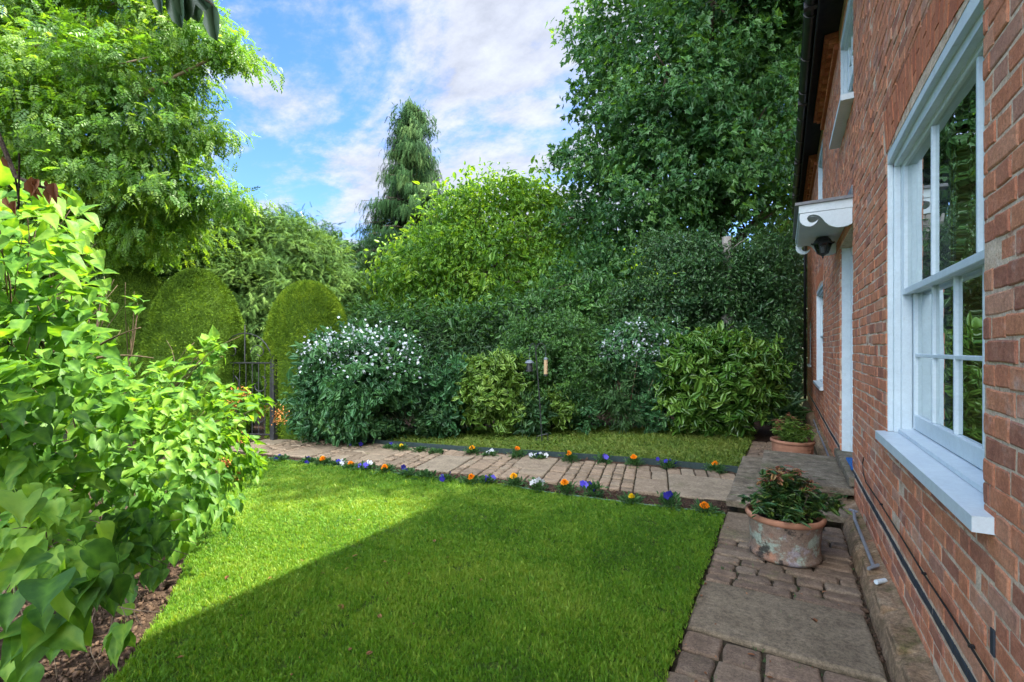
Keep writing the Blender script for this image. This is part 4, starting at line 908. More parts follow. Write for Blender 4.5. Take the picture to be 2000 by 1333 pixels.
# ================================================================== GARDEN THINGS
# gate
gp = P(535, 864); ge = empty('gate', tuple(gp), 'black wrought iron garden gate with curved scrolls between the clipped topiary', 'gate')
gd = Vector((-.93, -.36, 0)).normalized(); gw = 1.05
def gpt(u_, z_): q = gp + gd * u_; return (q.x, q.y, z_)
for u_ in (0, gw + .04): 
    mb = MB(); c = gpt(u_, 0); mb.box(c[0] - .045, c[0] + .045, c[1] - .045, c[1] + .045, 0, 1.33, .008); mb.lathe((c[0], c[1], 1.33), [(.05, 0), (.055, .015), (.03, .03), (.04, .06), (.0, .09)], 12); mb.build('post', M['iron'], ge)
mb = MB()
for z_ in (.12, .62, 1.29): mb.tube([gpt(.03, z_), gpt(gw, z_)], .013, 6)
for u_ in (.06, gw - .03): mb.tube([gpt(u_, .08), gpt(u_, 1.32)], .014, 6)
mb.build('frame', M['iron'], ge)
mb = MB()
for i in range(8): u_ = .16 + i * .115; mb.tube([gpt(u_, .12), gpt(u_, 1.29)], .007, 6)
mb.build('bars', M['iron'], ge)
def arc(cu, cz_, r0, a0, a1, r1=None, n_=14):
    r1 = r0 if r1 is None else r1; return [gpt(cu + (r0 + (r1 - r0) * i / n_) * math.cos(a0 + (a1 - a0) * i / n_), cz_ + (r0 + (r1 - r0) * i / n_) * math.sin(a0 + (a1 - a0) * i / n_)) for i in range(n_ + 1)]
mb = MB(); mb.tube(arc(gw / 2, 1.29, .49, 0, math.pi), .010, 6); mb.tube([gpt(gw / 2, 1.29), gpt(gw / 2, 1.92)], .010, 6); mb.build('arch', M['iron'], ge)
for s_ in (0, 1):
    c = gw * (.26 + .48 * s_)
    for q_ in (arc(c, 1.46, .15, 0, 5.6, .03, 22), arc(c, .40, .16, 1, 6.8, .03, 22), arc(c, .93, .16, 2, 8.0, .03, 22)):
        mb = MB(); mb.tube(q_, .008, 5); mb.build('scroll', M['iron'], ge)
# low wall remnant behind the gate post
# bird feeder pole
b0 = P(1059, 868); fp = empty('bird_feeder_pole', tuple(b0), 'thin black bird feeder pole stuck in the far lawn', 'pole')
topp = Vector((b0.x, b0.y, 1.48)) + Vector((-.10, -.03, 0)); mb = MB(); mb.tube([b0, b0.lerp(topp, .5) + Vector((.01, 0, 0)), topp], .010, 8); mb.build('pole', M['iron'], fp)
rd = Vector((CS, SN, 0)); mb = MB(); q0 = b0 + Vector((-.005, 0, .135)); mb.tube([b0 - rd * .085 + Vector((0, 0, .0)), b0 - rd * .085 + Vector((0, 0, .115)), b0 - rd * .08 + Vector((0, 0, .125)), b0 + rd * .085 + Vector((0, 0, .165)), b0 + rd * .09 + Vector((0, 0, .155)), b0 + rd * .09 + Vector((0, 0, .0))], .0075, 6); mb.build('prongs', M['iron'], fp)
mb = MB()
for s_, reach in ((-1, .10), (1, .16)):
    pts = [topp + rd * s_ * (reach * .5 * (1 - math.cos(a)))+ Vector((0, 0, .13 * math.sin(a))) for a in [math.pi * i / 12 for i in range(13)]]
    mb.tube(pts, .006, 6)
mb.build('hooks', M['iron'], fp)
def feeder_dome():
    c = topp - rd * .10 + Vector((0, 0, -.02)); o = empty('bird_feeder', (c.x, c.y, c.z - .30), 'squat dark bird feeder with domed lid hanging from the pole', 'bird feeder', None)
    mb = MB(); mb.tube([c, c - Vector((0, 0, .12))], .003, 5); mb.lathe((c.x, c.y, c.z - .16), [(.0, .045), (.03, .042), (.055, .026), (.075, .0), (.074, -.008)], 20); mb.build('lid', M['steelg'], o)
    mb = MB(); mb.lathe((c.x, c.y, c.z - .30), [(.05, .14), (.05, .02), (.062, .015), (.062, .0), (.0, 0)], 16); mb.build('seed_cage', M['iron'], o)
def feeder_tube():
    c = topp + rd * .16 + Vector((0, 0, -.01)); o = empty('bird_feeder', (c.x, c.y, c.z - .36), 'slim tube bird feeder full of seed hanging from the pole', 'bird feeder', None)
    mb = MB(); mb.tube([c, c - Vector((0, 0, .08))], .003, 5); mb.lathe((c.x, c.y, c.z - .11), [(.0, .028), (.024, .022), (.034, .0), (.034, -.012)], 16); mb.build('lid', M['steelg'], o)
    mb = MB(); mb.lathe((c.x, c.y, c.z - .37), [(.0, .0), (.03, .0), (.03, .25)], 16); mb.build('seed_tube', M['seed'], o)
    mb = MB(); mb.lathe((c.x, c.y, c.z - .375), [(.0, -.008), (.034, -.006), (.034, .02), (.031, .022)], 16); mb.tube([(c.x - .05, c.y - .02, c.z - .31), (c.x + .05, c.y + .02, c.z - .31)], .004, 5); mb.build('perch', M['iron'], o)
feeder_dome(); feeder_tube()

# pots
def pot(x_, y_, label, rings=False, sc=1.0, hh=.31):
    o = empty('terracotta_pot', (x_, y_, .027), label, 'flower pot', 'terracotta pots by the front steps')
    mb = MB(); pr = [(.0, 0), (.218, 0), (.232, .012), (.234, .03), (.226, .04), (.222, .055)]
    if rings:
        for z_ in np.arange(.06, hh - .05, .012): pr.append((.226 + .016 * (z_ / hh) + .003 * (1 if int(round(z_ / .012)) % 3 == 0 else 0), z_))
    else: pr += [(.224, .12), (.231, .2), (.238, hh - .05)]
    pr += [(.238, hh - .045)]
    mb.lathe((x_, y_, .027), [(a * sc, b) for a, b in pr], 48, .5, .006); mb.build('body', M['terra'] if not rings else M['terra_c'], o, True)
    mb = MB(); mb.lathe((x_, y_, .027), [(a * sc, b) for a, b in ((.238, hh - .046), (.252, hh - .040), (.258, hh - .022), (.254, hh - .004), (.243, hh + .002), (.232, hh - .006), (.226, hh - .03), (.222, hh - .07))], 48, .5, .006); mb.build('rim', M['terra_c'], o, True)
    mb = MB(); mb.lathe((x_, y_, .027), [(.0, hh - .05), (.225 * sc, hh - .055)], 32, .5, .006); mb.build('soil', M['soil'], o)
    return o
pot(.005, 3.96, 'lichen stained terracotta pot on the side path in front of the steps')
pot(.10, 7.18, 'ribbed terracotta pot on the path behind the steps', True)
def pieris(x_, y_, z_, s, label, dens=1.0, mt='pieris'):
    o = empty('potted_shrub', (x_, y_, z_), label, 'shrub', 'leafy shrubs in the terracotta pots')
    mb = MB(); tips = []
    for i in range(int(34 * dens)):
        a = rng.uniform(0, 6.28); r = rng.uniform(.02, .24) * s; h_ = rng.uniform(.12, .30) * s * (1.15 - .8 * r / (.26 * s))
        tip = Vector((x_ + r * math.cos(a) * 1.0, y_ + r * math.sin(a) * 1.0, z_ + h_)); tips.append(tip)
        mb.tube(bez((x_ + rng.uniform(-.06, .06), y_ + rng.uniform(-.06, .06), z_ - .03), tip, .1, 5, .05), [.005, .004, .004, .003, .002, .0015], 5)
    mb.build('stems', M['bark'], o)
    def whorl(pts, k_, sz, mat, nm, spread=.03):
        pts = np.array(pts); idx = np.repeat(np.arange(len(pts)), k_); n_ = len(idx); a = rng.uniform(0, 6.28, n_)
        t = np.stack([np.cos(a), np.sin(a), rng.uniform(-.45, .5, n_)], 1); p = pts[idx] + rng.normal(0, spread, (n_, 3)) * [1, 1, .9]
        inst(nm, BROAD, p, t, np.array([0, 0, 1]) + unit(n_) * .3, sz * np.exp(rng.normal(0, .22, n_)), rng.uniform(.1, 1, n_), mat, o)
    low = [tuple(Vector((x_, y_, z_)).lerp(t_, f)) for t_ in tips for f in (.45, .7, .92)]
    whorl(low, 21, .060, M[mt], 'foliage', .028)
    whorl([tuple(t_ + Vector((0, 0, .01))) for t_ in tips if t_.z > z_ + .15 * s][:max(6, int(17 * dens))], 13, .052, M['pieris_r'], 'young_leaves', .016)
pieris(.04, 3.97, .31, 1.38, 'evergreen shrub with reddish new leaves in the lichen stained pot')
pieris(.08, 7.18, .31, 1.15, 'small pale green shrub in the ribbed pot behind the steps', .9, 'choisya')

# ------------------------------------------------------------------ bedding flowers
def petal_disc(n_p=9, lay=4):
    V, Fs = [], []
    for l_ in range(lay):
        r = 1 - .2 * l_; z0 = -.18 + .22 * l_
        for i in range(n_p):
            a = (i + .5 * (l_ % 2)) / n_p * 6.283 + l_; b = len(V); ca_, sa = math.cos(a), math.sin(a); wv = .36 * r
            V.extend([(0.1 * ca_, .1 * sa, z0), (r * .75 * ca_ - wv * sa, r * .75 * sa + wv * ca_, z0 + .20), (r * ca_, r * sa, z0 + .08 + .1 * (i % 2)), (r * .75 * ca_ + wv * sa, r * .75 * sa - wv * ca_, z0 + .20)]); Fs.append((b, b + 1, b + 2, b + 3))
    return V, Fs
MGH = petal_disc()
def pansy_t():
    V, Fs = [], []
    for i in range(5):
        a = i / 5 * 6.283 + .3; b = len(V); ca_, sa = math.cos(a), math.sin(a); wv = .48
        V.extend([(0, 0, 0), (.5 * ca_ - wv * sa, .5 * sa + wv * ca_, .10), (1.0 * ca_ - .28 * sa, sa + .28 * ca_, .12), (1.0 * ca_ + .28 * sa, sa - .28 * ca_, .12), (.5 * ca_ + wv * sa, .5 * sa - wv * ca_, .10)]); Fs.append((b, b + 1, b + 2, b + 3, b + 4))
    return V, Fs
PANSY = pansy_t()
ordw = ['first', 'second', 'third', 'fourth', 'fifth', 'sixth', 'seventh', 'eighth', 'ninth', 'tenth', 'eleventh', 'twelfth']
def flower(px, pyf, pyb, kind, label, cat, grp, z0=.015):
    b = P(px, pyb, z0); d_ = -b.x * SN + b.y * CS; h_ = max(.07, (pyb - pyf) * d_ / F0 * .97); nm = 'marigold' if cat == 'marigold' else ('pansy' if cat == 'pansy' else 'seedling')
    o = empty(nm, tuple(b), label, cat, grp); mb = MB(); heads = []
    spr = .055; nh = {'M': 1, 'M2': 2, 'P': 4, 'W': 5, 'D': 3, 'G': 0, 'T': 2}[kind.split(':')[0]]
    for i in range(max(nh, 3)):
        off = Vector((rng.normal(0, spr), rng.normal(0, spr), 0)) * (0.25 if kind[0] == 'M' else 1); hz = h_ * (1 if i == 0 else rng.uniform(.6, 1.0))
        tip = b + off + Vector((0, 0, hz)); mb.tube(bez(b, tip, .1, 4, .03), [.003, .0028, .0025, .002, .002], 5)
        if i < nh: heads.append(tip)
    if kind[0] == 'G' or kind[0] == 'T':
        for i in range(5): mb.tube(bez(b, b + Vector((rng.normal(0, .03), rng.normal(0, .03), h_ * rng.uniform(.7, 1.1))), .05, 4, .05), .002, 4)
    mb.build('stems', M['mg_leaf'], o)
    hf = h_ * (.68 if kind[0] == 'M' else .8); nl = 240 if kind[0] == 'M' else 170
    p = np.array(b) + np.stack([rng.normal(0, .044, nl), rng.normal(0, .044, nl), rng.uniform(.008, 1, nl) ** .8 * hf], 1)
    t = nrm(p - np.array(b)) + unit(nl) * .6 + [0, 0, .1]
    inst('leaves', LONG if kind[0] == 'M' else OVAL, p, t, np.array([0, 0, 1.]) + unit(nl) * .6, (.052 if kind[0] == 'M' else .038) * np.exp(rng.normal(0, .25, nl)), rng.uniform(0, 1, nl), M['mg_leaf'], o)
    cm = {'o': 'orange', 'y': 'yellow', 'a': 'amber', 'v': 'violet', 'd': 'dblue', 'w': 'white'}
    cols = kind.split(':')[1] if ':' in kind else 'o'
    for i, hpt in enumerate(heads):
        mt = M[cm[cols[i % len(cols)]]]
        if kind[0] == 'M':
            r = .046 if cols != 'y' else .034; inst('flower_head', MGH, np.array([hpt]), np.array([[1., .1, .0]]), np.array([[SN * .45, -CS * .45, 1]]), np.array([r]), np.array([rng.uniform(.3, .9)]), mt, o)
            inst('flower_centre', MGH, np.array([hpt + Vector((0, 0, .010))]), np.array([[.3, 1., .0]]), np.array([[SN * .3, -CS * .3, 1]]), np.array([r * .72]), np.array([rng.uniform(.3, .9)]), mt, o)
        else:
            vd = Vector((0, 0, H)) - hpt; vd.normalize(); nn = vd + Vector(rng.normal(0, .45, 3)) + Vector((0, 0, .4))
            inst('flower_head', PANSY, np.array([hpt]), np.array([[.2, .1, 1.]]), np.array([tuple(nn)]), np.array([.031 * rng.uniform(.85, 1.2)]), np.array([rng.uniform(.1, .9)]), mt, o)
near_row = [(548, 893, 903, 'D:dvd'), (604, 898, 907, 'D:dvd'), (632, 895, 911, 'M:o'), (657, 902, 913, 'P:vwvw'), (687, 906, 919, 'M:o'), (715, 905, 922, 'W:wvwwv'), (754, 911, 926, 'M2:o'), (795, 918, 932, 'D:ddv'), (831, 922, 937, 'G'), (873, 931, 943, 'D:dvd'), (918, 931, 948, 'M:o'), (951, 933, 950, 'P:vdvv'), (1005, 931, 955, 'M:a'), (1050, 937, 964, 'W:wwwww'), (1106, 942, 969, 'M:o'), (1160, 942, 974, 'P:vdvv'), (1233, 968, 988, 'M:y'), (1307, 962, 998, 'T:dd'), (1378, 987, 1006, 'M:o')]
far_row = [(698, 868, 873, 'P:vvdv'), (762, 869, 878, 'P:vvvv'), (783, 870, 881, 'M:y'), (820, 878, 885, 'G'), (852, 881, 888, 'G'), (922, 874, 890, 'M:a'), (958, 884, 893, 'W:wwwww'), (1012, 877, 896, 'M:o'), (1052, 887, 899, 'W:wwvww'), (1115, 885, 904, 'M:o'), (1178, 889, 908, 'P:vvdv'), (1239, 892, 913, 'M:o'), (1305, 899, 917, 'P:dvvd'), (1397, 906, 925, 'M:o')]
for rw, side, in ((near_row, 'near'), (far_row, 'far')):
    cnt = {}; tot = {}
    key = lambda kd: {'M': 'marigold', 'P': 'pansy', 'D': 'dark pansy', 'W': 'white pansy', 'G': 'green', 'T': 'tall'}[kd[0]]
    for (px, a, b, kd) in rw: tot[key(kd)] = tot.get(key(kd), 0) + 1
    for (px, a, b, kd) in rw:
        c = key(kd); i = cnt.get(c, 0); cnt[c] = i + 1; od = 'only' if tot[c] == 1 else ordw[i]
        place = 'the %s edge of the path' % side
        if c == 'marigold':
            colr = {'o': 'orange', 'a': 'golden', 'y': 'small yellow'}[kd.split(':')[1]]; lb = '%s marigold, %s marigold from the left along %s' % (colr, od, place); ct = 'marigold'
        elif c == 'pansy': lb = 'violet blue pansies, %s such clump along %s' % (od, place); ct = 'pansy'
        elif c == 'dark pansy': lb = 'dark blue pansy, %s dark clump from the left along %s' % (od, place); ct = 'pansy'
        elif c == 'white pansy': lb = 'white petalled pansies, %s white clump from the left along %s' % (od, place); ct = 'pansy'
        elif c == 'green': lb = ('flowerless green seedling clump, %s from the left along %s' % (od, place)) if od != 'only' else 'flowerless green seedling clump along %s' % place; ct = 'seedling'
        else: lb = 'tall leggy seedling with faded dark buds along %s' % place; ct = 'seedling'
        flower(px, a, b, kd, lb, ct, {'near': 'bedding flowers along the near edge of the path', 'far': 'bedding flowers along the far edge of the path'}[side])

# ------------------------------------------------------------------ topiary
def topiary(cx_, cy_, rx, h_, label, base=None, n=30000, pw=2.6, seed=1, lean=0.0, toff=0.0):
    o = empty('topiary', (cx_, cy_, 0), label, 'topiary', 'clipped topiary yews beside the gate')
    def rad(z):                                   # rounded column, widest below the middle
        f = np.clip(z / h_, 0, 1); r = rx * np.clip(1 - np.clip((f - .38) / .62, 0, 1) ** pw, 0, 1) ** (1 / 2.1) * (.90 + .10 * np.clip(f / .38, 0, 1))
        if base: r = np.where(z < base, np.maximum(r, rx * 1.10), r)
        return r
    mb = MB(); zs = np.linspace(0, h_ * .995, 26); mb.lathe((cx_, cy_, 0), [(float(rad(z)) * .93, float(z) - .02 * 0) for z in zs] + [(0, h_ * .97)], 24, .1, .01)
    mb.build('core', M['topi'], o)
    z = rng.uniform(0, 1, n) ** .9 * h_; a = rng.uniform(0, 6.283, n); lump = 1 + .05 * (vnoise(a * 2.2, z * 3, 1.6, seed) - .5) * 2 + .02 * (vnoise(a * 8, z * 8, 1, seed + 3) - .5)
    # also cover the dome evenly
    k = n // 3; u_ = unit(k); u_[:, 2] = np.abs(u_[:, 2]); z[:k] = h_ * (1 - (1 - u_[:, 2]) * .5)
    r = rad(z) * lump * (1 - np.abs(rng.normal(0, .022, n))); p = np.stack([cx_ + r * np.cos(a) + lean * z, cy_ + r * np.sin(a), z], 1)
    e = .02; dr_ = (rad(z + e) - rad(z - e)) / (2 * e); nv = nrm(np.stack([np.cos(a), np.sin(a), np.clip(-dr_, -.3, 6)], 1))
    tn = .2 + .6 * vnoise(a * 3, z * 4, 1.5, seed + 5) + rng.normal(0, .2, n)
    inst('foliage', SPRIG, p, nv + unit(n) * .9 + [0, 0, .25], unit(n), .027 * np.exp(rng.normal(0, .25, n)), tn + toff, M['topi'], o)
q = D(603, 700, 8.3); topiary(q.x, q.y, .72, 2.70, 'yellow green rounded topiary column to the right of the iron gate', None, 62000, 2.6, 1, 0, .08)
q = D(386, 700, 8.0); topiary(q.x, q.y, .76, 2.86, 'tall dark topiary column directly left of the iron gate', .95, 62000, 2.0, 4, 0, -.22)
q = D(262, 700, 8.3); topiary(q.x, q.y, .70, 2.95, 'topiary column furthest left, partly behind the lilac', .9, 50000, 2.2, 7, 0, -.25)

# ------------------------------------------------------------------ shrubs
def shrub(name, base, label, cat, blobs, mat, tmpl, size, dens, per, cr, group=None, stems=10, **kw):
    o = empty(name, tuple(base), label, cat, group)
    fo, cc = crown(blobs, mat, tmpl, size, dens, per, cr, o, 'foliage', **kw)
    if stems:
        mb = MB(); b = Vector(base)
        for q in cc[rng.choice(len(cc), min(stems, len(cc)), replace=False)]:
            a = b + Vector((rng.normal(0, .12), rng.normal(0, .12), 0)); mb.tube(bez(a, q, .12, 6, .08), [.014 * (1 - .75 * j / 6) for j in range(7)], 5)
        mb.build('stems', M['bark'] if cat != 'flowering shrub' else M['bark_l'], o, True)
    return o, cc
def blossoms(o, pts, n, sz, spread=.05, nm='blossom'):
    pts = np.array(pts); i = rng.integers(0, len(pts), n); p = pts[i] + rng.normal(0, spread, (n, 3))
    vd = nrm(np.array([0, 0, H]) - p); inst(nm, PANSY, p, unit(n), vd * .7 + unit(n) * .6 + [0, 0, .4], sz * np.exp(rng.normal(0, .2, n)), rng.uniform(0, 1, n), M['blossom'], o)
# mock orange by the gate
bl = [blob(700, 745, 7.55, 105), blob(640, 770, 7.4, 62), blob(770, 715, 7.7, 58), blob(640, 700, 7.6, 50), blob(700, 690, 7.7, 48), blob(625, 820, 7.5, 48), blob(690, 820, 7.4, 50), blob(800, 745, 7.7, 30)]
o, cc = shrub('mock_orange', P(700, 850), 'rounded shrub covered in small white flowers in front of the right topiary', 'flowering shrub', bl, M['phil'], LEAF, .085, 26, 26, .085, stems=16, droop=.35)
vis = cc[(cc[:, 2] > 1.05) & ((cc[:, 0] * CS + cc[:, 1] * SN) / (-cc[:, 0] * SN + cc[:, 1] * CS) < -.18)]
fr_ = vis[(-vis[:, 0] * SN + vis[:, 1] * CS) < 7.75]
blossoms(o, fr_[fr_[:, 2] > 1.22], 1100, .019, .09)
blossoms(o, fr_, 300, .018, .09)
# dull brown-green hedge stretch between mock orange and choisya
o, cc = shrub('low_hedge', P(835, 842), 'dull brownish dark hedge between the white flowered shrub and the pale green one', 'hedge', [blob(840, 775, 8.6, 60), blob(800, 800, 8.4, 55), blob(880, 780, 8.7, 50)], M['holly'], LEAF, .045, 34, 26, .07, stems=14)
o, cc = shrub('peony', P(890, 842), 'blue green leafy plant left of the pale green shrub', 'shrub', [blob(885, 735, 8.1, 40), blob(872, 770, 8.0, 34), blob(870, 812, 7.9, 36)], M['phil'], LEAF, .10, 26, 14, .08, stems=8, droop=.2)
# choisya
o, cc = shrub('evergreen_bush', P(955, 838), 'bright yellowish green glossy bush at the back of the far lawn', 'shrub', [blob(955, 760, 8.15, 62), blob(935, 735, 8.1, 42), blob(985, 730, 8.2, 42), blob(930, 800, 8.1, 40), blob(980, 800, 8.1, 45), blob(1010, 760, 8.3, 28)], M['choisya'], BROAD, .115, 26, 18, .06, stems=8, droop=.1, up=.8, out=.2, nout=1.1, jit=.9, sjit=.2)
# privet
o, cc = shrub('privet_bush', P(1080, 836), 'tall dark green small leaved bush behind the bird feeder', 'shrub', [blob(1080, 720, 8.8, 95), blob(1030, 680, 8.9, 52), blob(1100, 665, 9.0, 55), blob(1145, 690, 9.0, 50), blob(1045, 770, 8.7, 60), blob(1130, 770, 8.7, 62), blob(1020, 640, 9.0, 24), blob(1065, 645, 9.0, 28), blob(1105, 632, 9.0, 24)], M['privet'], LEAF, .055, 40, 28, .065, stems=16, shell=.2)
# viburnum
o, cc = shrub('viburnum', P(1235, 838), 'loose shrub with white flower clusters in the middle of the border', 'flowering shrub', [blob(1245, 700, 8.7, 70), blob(1195, 700, 8.6, 40), blob(1290, 690, 8.8, 45), blob(1230, 660, 8.8, 32), blob(1300, 665, 8.9, 30), blob(1270, 760, 8.8, 40)], M['phil'], LEAF, .08, 22, 18, .08, stems=40, droop=.3)
vv = cc[(-cc[:, 0] * SN + cc[:, 1] * CS) < 8.8]; vv = vv[vv[:, 2] > 1.25]
sel = vv[rng.choice(len(vv), min(len(vv), 95), replace=False)]; blossoms(o, sel, 700, .019, .03)
o, cc = shrub('bamboo', P(1205, 834), 'upright canes with narrow leaves below the white clusters', 'bamboo', [blob(1200, 755, 8.3, 34, None, 45), blob(1215, 800, 8.25, 30, None, 35)], M['bamboo'], LONG, .12, 26, 13, .06, stems=0, droop=.5)
mb = MB()
for i in range(26):
    b_ = P(1205 + rng.normal(0, 14), 833); mb.tube(bez(b_, b_ + Vector((rng.normal(0, .12), rng.normal(0, .12), rng.uniform(.6, 1.15))), 0, 4, .04), .008, 5)
mb.build('canes', M['bark_l'], o)
# laurel
o, cc = shrub('laurel', P(1410, 838), 'large glossy laurel with big leaves near the house corner', 'shrub', [blob(1405, 735, 8.1, 85), blob(1350, 700, 8.1, 50), blob(1460, 710, 8.2, 58), blob(1345, 780, 8.0, 55), blob(1420, 795, 8.0, 55), blob(1470, 770, 8.2, 50), blob(1490, 725, 8.3, 34), blob(1385, 680, 8.2, 36)], M['laurel'], BROAD, .155, 19, 15, .065, stems=12, droop=.25, up=.8, shell=.22, jit=.9, out=.12, nout=1.3, sjit=.2)
# low plants at the foot of the border
for (px, py, d_, r_, lb, mt, tm, sz) in (
    (760, 838, 7.7, 26, 'low bright green leafy clump beside the white flowered shrub', 'fern', LEAF, .07), (845, 822, 7.8, 30, 'low green clump at the left end of the far lawn', 'fern', LEAF, .09),
    (1040, 810, 8.0, 34, 'low dark leafy plant left of the bird feeder pole', 'fern', LEAF, .10), (1085, 800, 8.1, 32, 'pale green leafy plant just right of the bird feeder pole', 'choisya', LEAF, .09),
    (1135, 805, 8.2, 38, 'low blue green plant right of the bird feeder pole', 'phil', LEAF, .06), (1272, 805, 8.3, 36, 'dark clump between the bamboo and the laurel', 'phil', LEAF, .08), (600, 838, 7.6, 26, 'leafy clump beside the gate post', 'fern', LEAF, .07),
    (1540, 820, 9.4, 34, 'strappy dark plant at the house corner beyond the laurel', 'bamboo', LONG, .2)):
    shrub('border_plant', P(px, min(845, py + r_ * .7)), lb, 'plant', [blob(px, py, d_, r_)], M[mt], tm, sz, 34, 13, .06, 'low plants along the foot of the border', 5, droop=.15)
q = P(1288, 812); 
# tall dark evergreen mass on the right with a cut trunk
bl = [blob(1330, 640, 10.9, 110, 1.0), blob(1450, 620, 10.9, 120, 1.0), blob(1330, 540, 11.0, 75, 1.0), blob(1420, 545, 11.0, 80, 1.0), blob(1500, 550, 11.0, 70, 1.0), blob(1540, 680, 10.8, 75, 1.0), blob(1410, 740, 10.8, 120, 1.0), blob(1540, 600, 10.9, 60, .9), blob(1530, 780, 10.5, 60, .9), blob(1419, 562, 10.4, 42, .4), blob(1375, 525, 10.5, 24, .3), blob(1462, 525, 10.5, 26, .3), blob(1290, 490, 11.2, 40), blob(1360, 495, 11.2, 38), blob(1480, 500, 11.2, 42), blob(1540, 500, 11.4, 45), blob(1240, 600, 11.2, 50)]
o, cc = shrub('holly', P(1420, 800), 'big dark evergreen holly filling the corner beside the house', 'tree', bl, M['holly'], LEAF, .075, 20, 26, .12, stems=14, shell=.25)
mb = MB(); c = D(1419, 500, 10.6); mb.tube([(c.x, c.y, 0), (c.x + .02, c.y, 2.0), (c.x, c.y, c.z + .42)], [.16, .13, .095], 12)
for s_, l_ in ((-1, .30), (1, .42)): mb.tube(bez((c.x, c.y, c.z + .02), (c.x + s_ * l_ * CS, c.y + s_ * l_ * SN, c.z + .36), .15), [.018, .016, .013, .010, .008, .006, .004], 5)
o = mb.build('tree_stump', M['bark_g']); tag(o, 'grey sawn off trunk sticking up out of the dark holly', 'tree stump')
# dark hedge that closes the garden behind the border
bl = [blob(px, py, 11.5, 60, .6) for px in range(700, 1330, 70) for py in (700, 790)] + [blob(px, 650 - 18 * math.sin(px * .021), 11.8 + .5 * math.sin(px), 40 + 14 * math.cos(px * .03), .6) for px in range(760, 1300, 70)] + [blob(px, py, 16.5, 60, .8) for px in (1545, 1600) for py in (440, 530, 620, 710, 800)]
o, cc = shrub('boundary_hedge', P(1000, 800), 'dark green hedge closing the garden behind the flowering border', 'hedge', bl, M['hedge'], LEAF, .10, 11, 20, .15, stems=0, shell=.3)

# ------------------------------------------------------------------ trees
def tree(name, base, top, label, blobs, mat, tmpl, size, dens, per, cr, r0=.25, nl=30, lr=.06, group=None, bark=None, sub=3, sag=.12, r1=.05, **kw):
    o = empty(name, tuple(base), label, 'tree', group)
    fo, cc = crown(blobs, mat, tmpl, size, dens, per, cr, o, 'crown', **kw)
    trunk(base, top, r0, r1, cc, o, bark, nl=nl, lr=lr, sub=sub, sag=sag); return o
def foot(px, d_): q = D(px, 700, d_); return Vector((q.x, q.y, 0))
# sycamore
ds = 14.6; rr_ = random.Random(5)
bl = [blob(a, b, ds + e, r) for (a, b, e, r) in ((1180, 60, 0, 85), (1200, 190, -.5, 90), (1290, -40, 0, 95), (1330, 80, -1.2, 120), (1300, 220, -1.5, 120), (1190, 310, -.6, 80), (1125, 330, 0, 50), (1250, 390, -1.2, 100), (1400, 180, -2.0, 130), (1420, 30, -1, 120), (1520, 120, -1.0, 110), (1500, 270, -1.6, 120), (1400, 330, -2, 110), (1540, 400, -1, 80), (1420, 430, -1, 70), (1330, 450, -1, 70), (1210, 480, -.8, 60), (1450, -120, 0, 160), (1560, 0, .5, 100), (1620, 200, .8, 110), (1150, 420, 0, 60), (1180, 150, .8, 50), (1350, 300, 2.0, 140), (1450, 100, 2.4, 160), (1600, -120, 1, 130), (1560, 300, 2, 110), (1130, 560, -1, 70), (1180, 530, 0, 60))]
bl += [((-.2, 11.4, 12.2), (2.1, 2.1, 1.5)), ((.4, 13.2, 11.6), (2.2, 2.2, 1.8)), ((1.2, 15.5, 12.5), (2.6, 2.6, 2.2)), ((1.2, 17.5, 12.5), (3, 3, 2.6)), ((-1.2, 14.0, 13.8), (2.2, 2.2, 1.6))]  # extra high lobes added to cast shade over the path and gate
tree('sycamore', foot(1385, ds), D(1400, -60, ds), 'huge dark leafy sycamore towering behind the garden beside the house', bl, M['syc'], MAPLE, .155, 1.95, 36, .25, .30, 46, .11, shell=.40, droop=.45, sub=4)
# unseen tree added behind the house, its crown placed to shade path and lawn
tree('ash_tree', Vector((8.4, 12.5, 0)), Vector((6.4, 12.5, 11)), 'tall unseen tree added behind the house roof to shade the path', [((1.9, 10.5, 12.0), (1.8, 1.4, 1.3)), ((2.4, 12.5, 12.0), (2.3, 2.2, 1.9)), ((3.4, 14.2, 12.4), (2.6, 2.6, 2.2)), ((4.4, 12.7, 12.4), (2.4, 2.3, 1.9)), ((5.6, 12.8, 12.6), (2.7, 2.7, 2.2)), ((6.4, 14.6, 11.5), (2.6, 2.6, 2.2)), ((3.6, 15.4, 12.6), (2.4, 2.4, 2.2)), ((6.4, 12.0, 11.6), (2, 2, 1.8))], M['ash'], LEAF, .22, 3.2, 24, .28, .25, 24, .1, shell=.35)
# cherry
dc = 16.0
bl = [blob(a, b, dc + e, r) for (a, b, e, r) in ((900, 430, 0, 70), (960, 420, .3, 75), (1040, 410, .3, 65), (1080, 460, 0, 60), (870, 500, -.4, 75), (960, 510, -.8, 85), (1040, 520, -.6, 80), (800, 540, -.3, 65), (860, 590, -.6, 70), (950, 600, -1, 75), (1040, 600, -1, 70), (780, 600, 0, 50), (930, 385, 0, 26), (1060, 370, .2, 28), (995, 385, .2, 30), (1110, 560, -.5, 60), (1120, 430, .5, 40))]
tree('cherry_tree', foot(925, dc), D(930, 400, dc), 'bright yellow green broad tree in the centre beyond the border', bl + [blob(a, b, dc, r) for a, b, r in ((865, 420, 18), (890, 372, 16), (915, 352, 13), (965, 360, 15), (1020, 362, 18), (1050, 345, 12), (1090, 385, 20), (760, 520, 22), (735, 570, 20), (820, 470, 26))], M['cherry'], LEAF, .155, 3.9, 27, .24, .16, 30, .07, shell=.35, droop=.5, stretch=1.4)
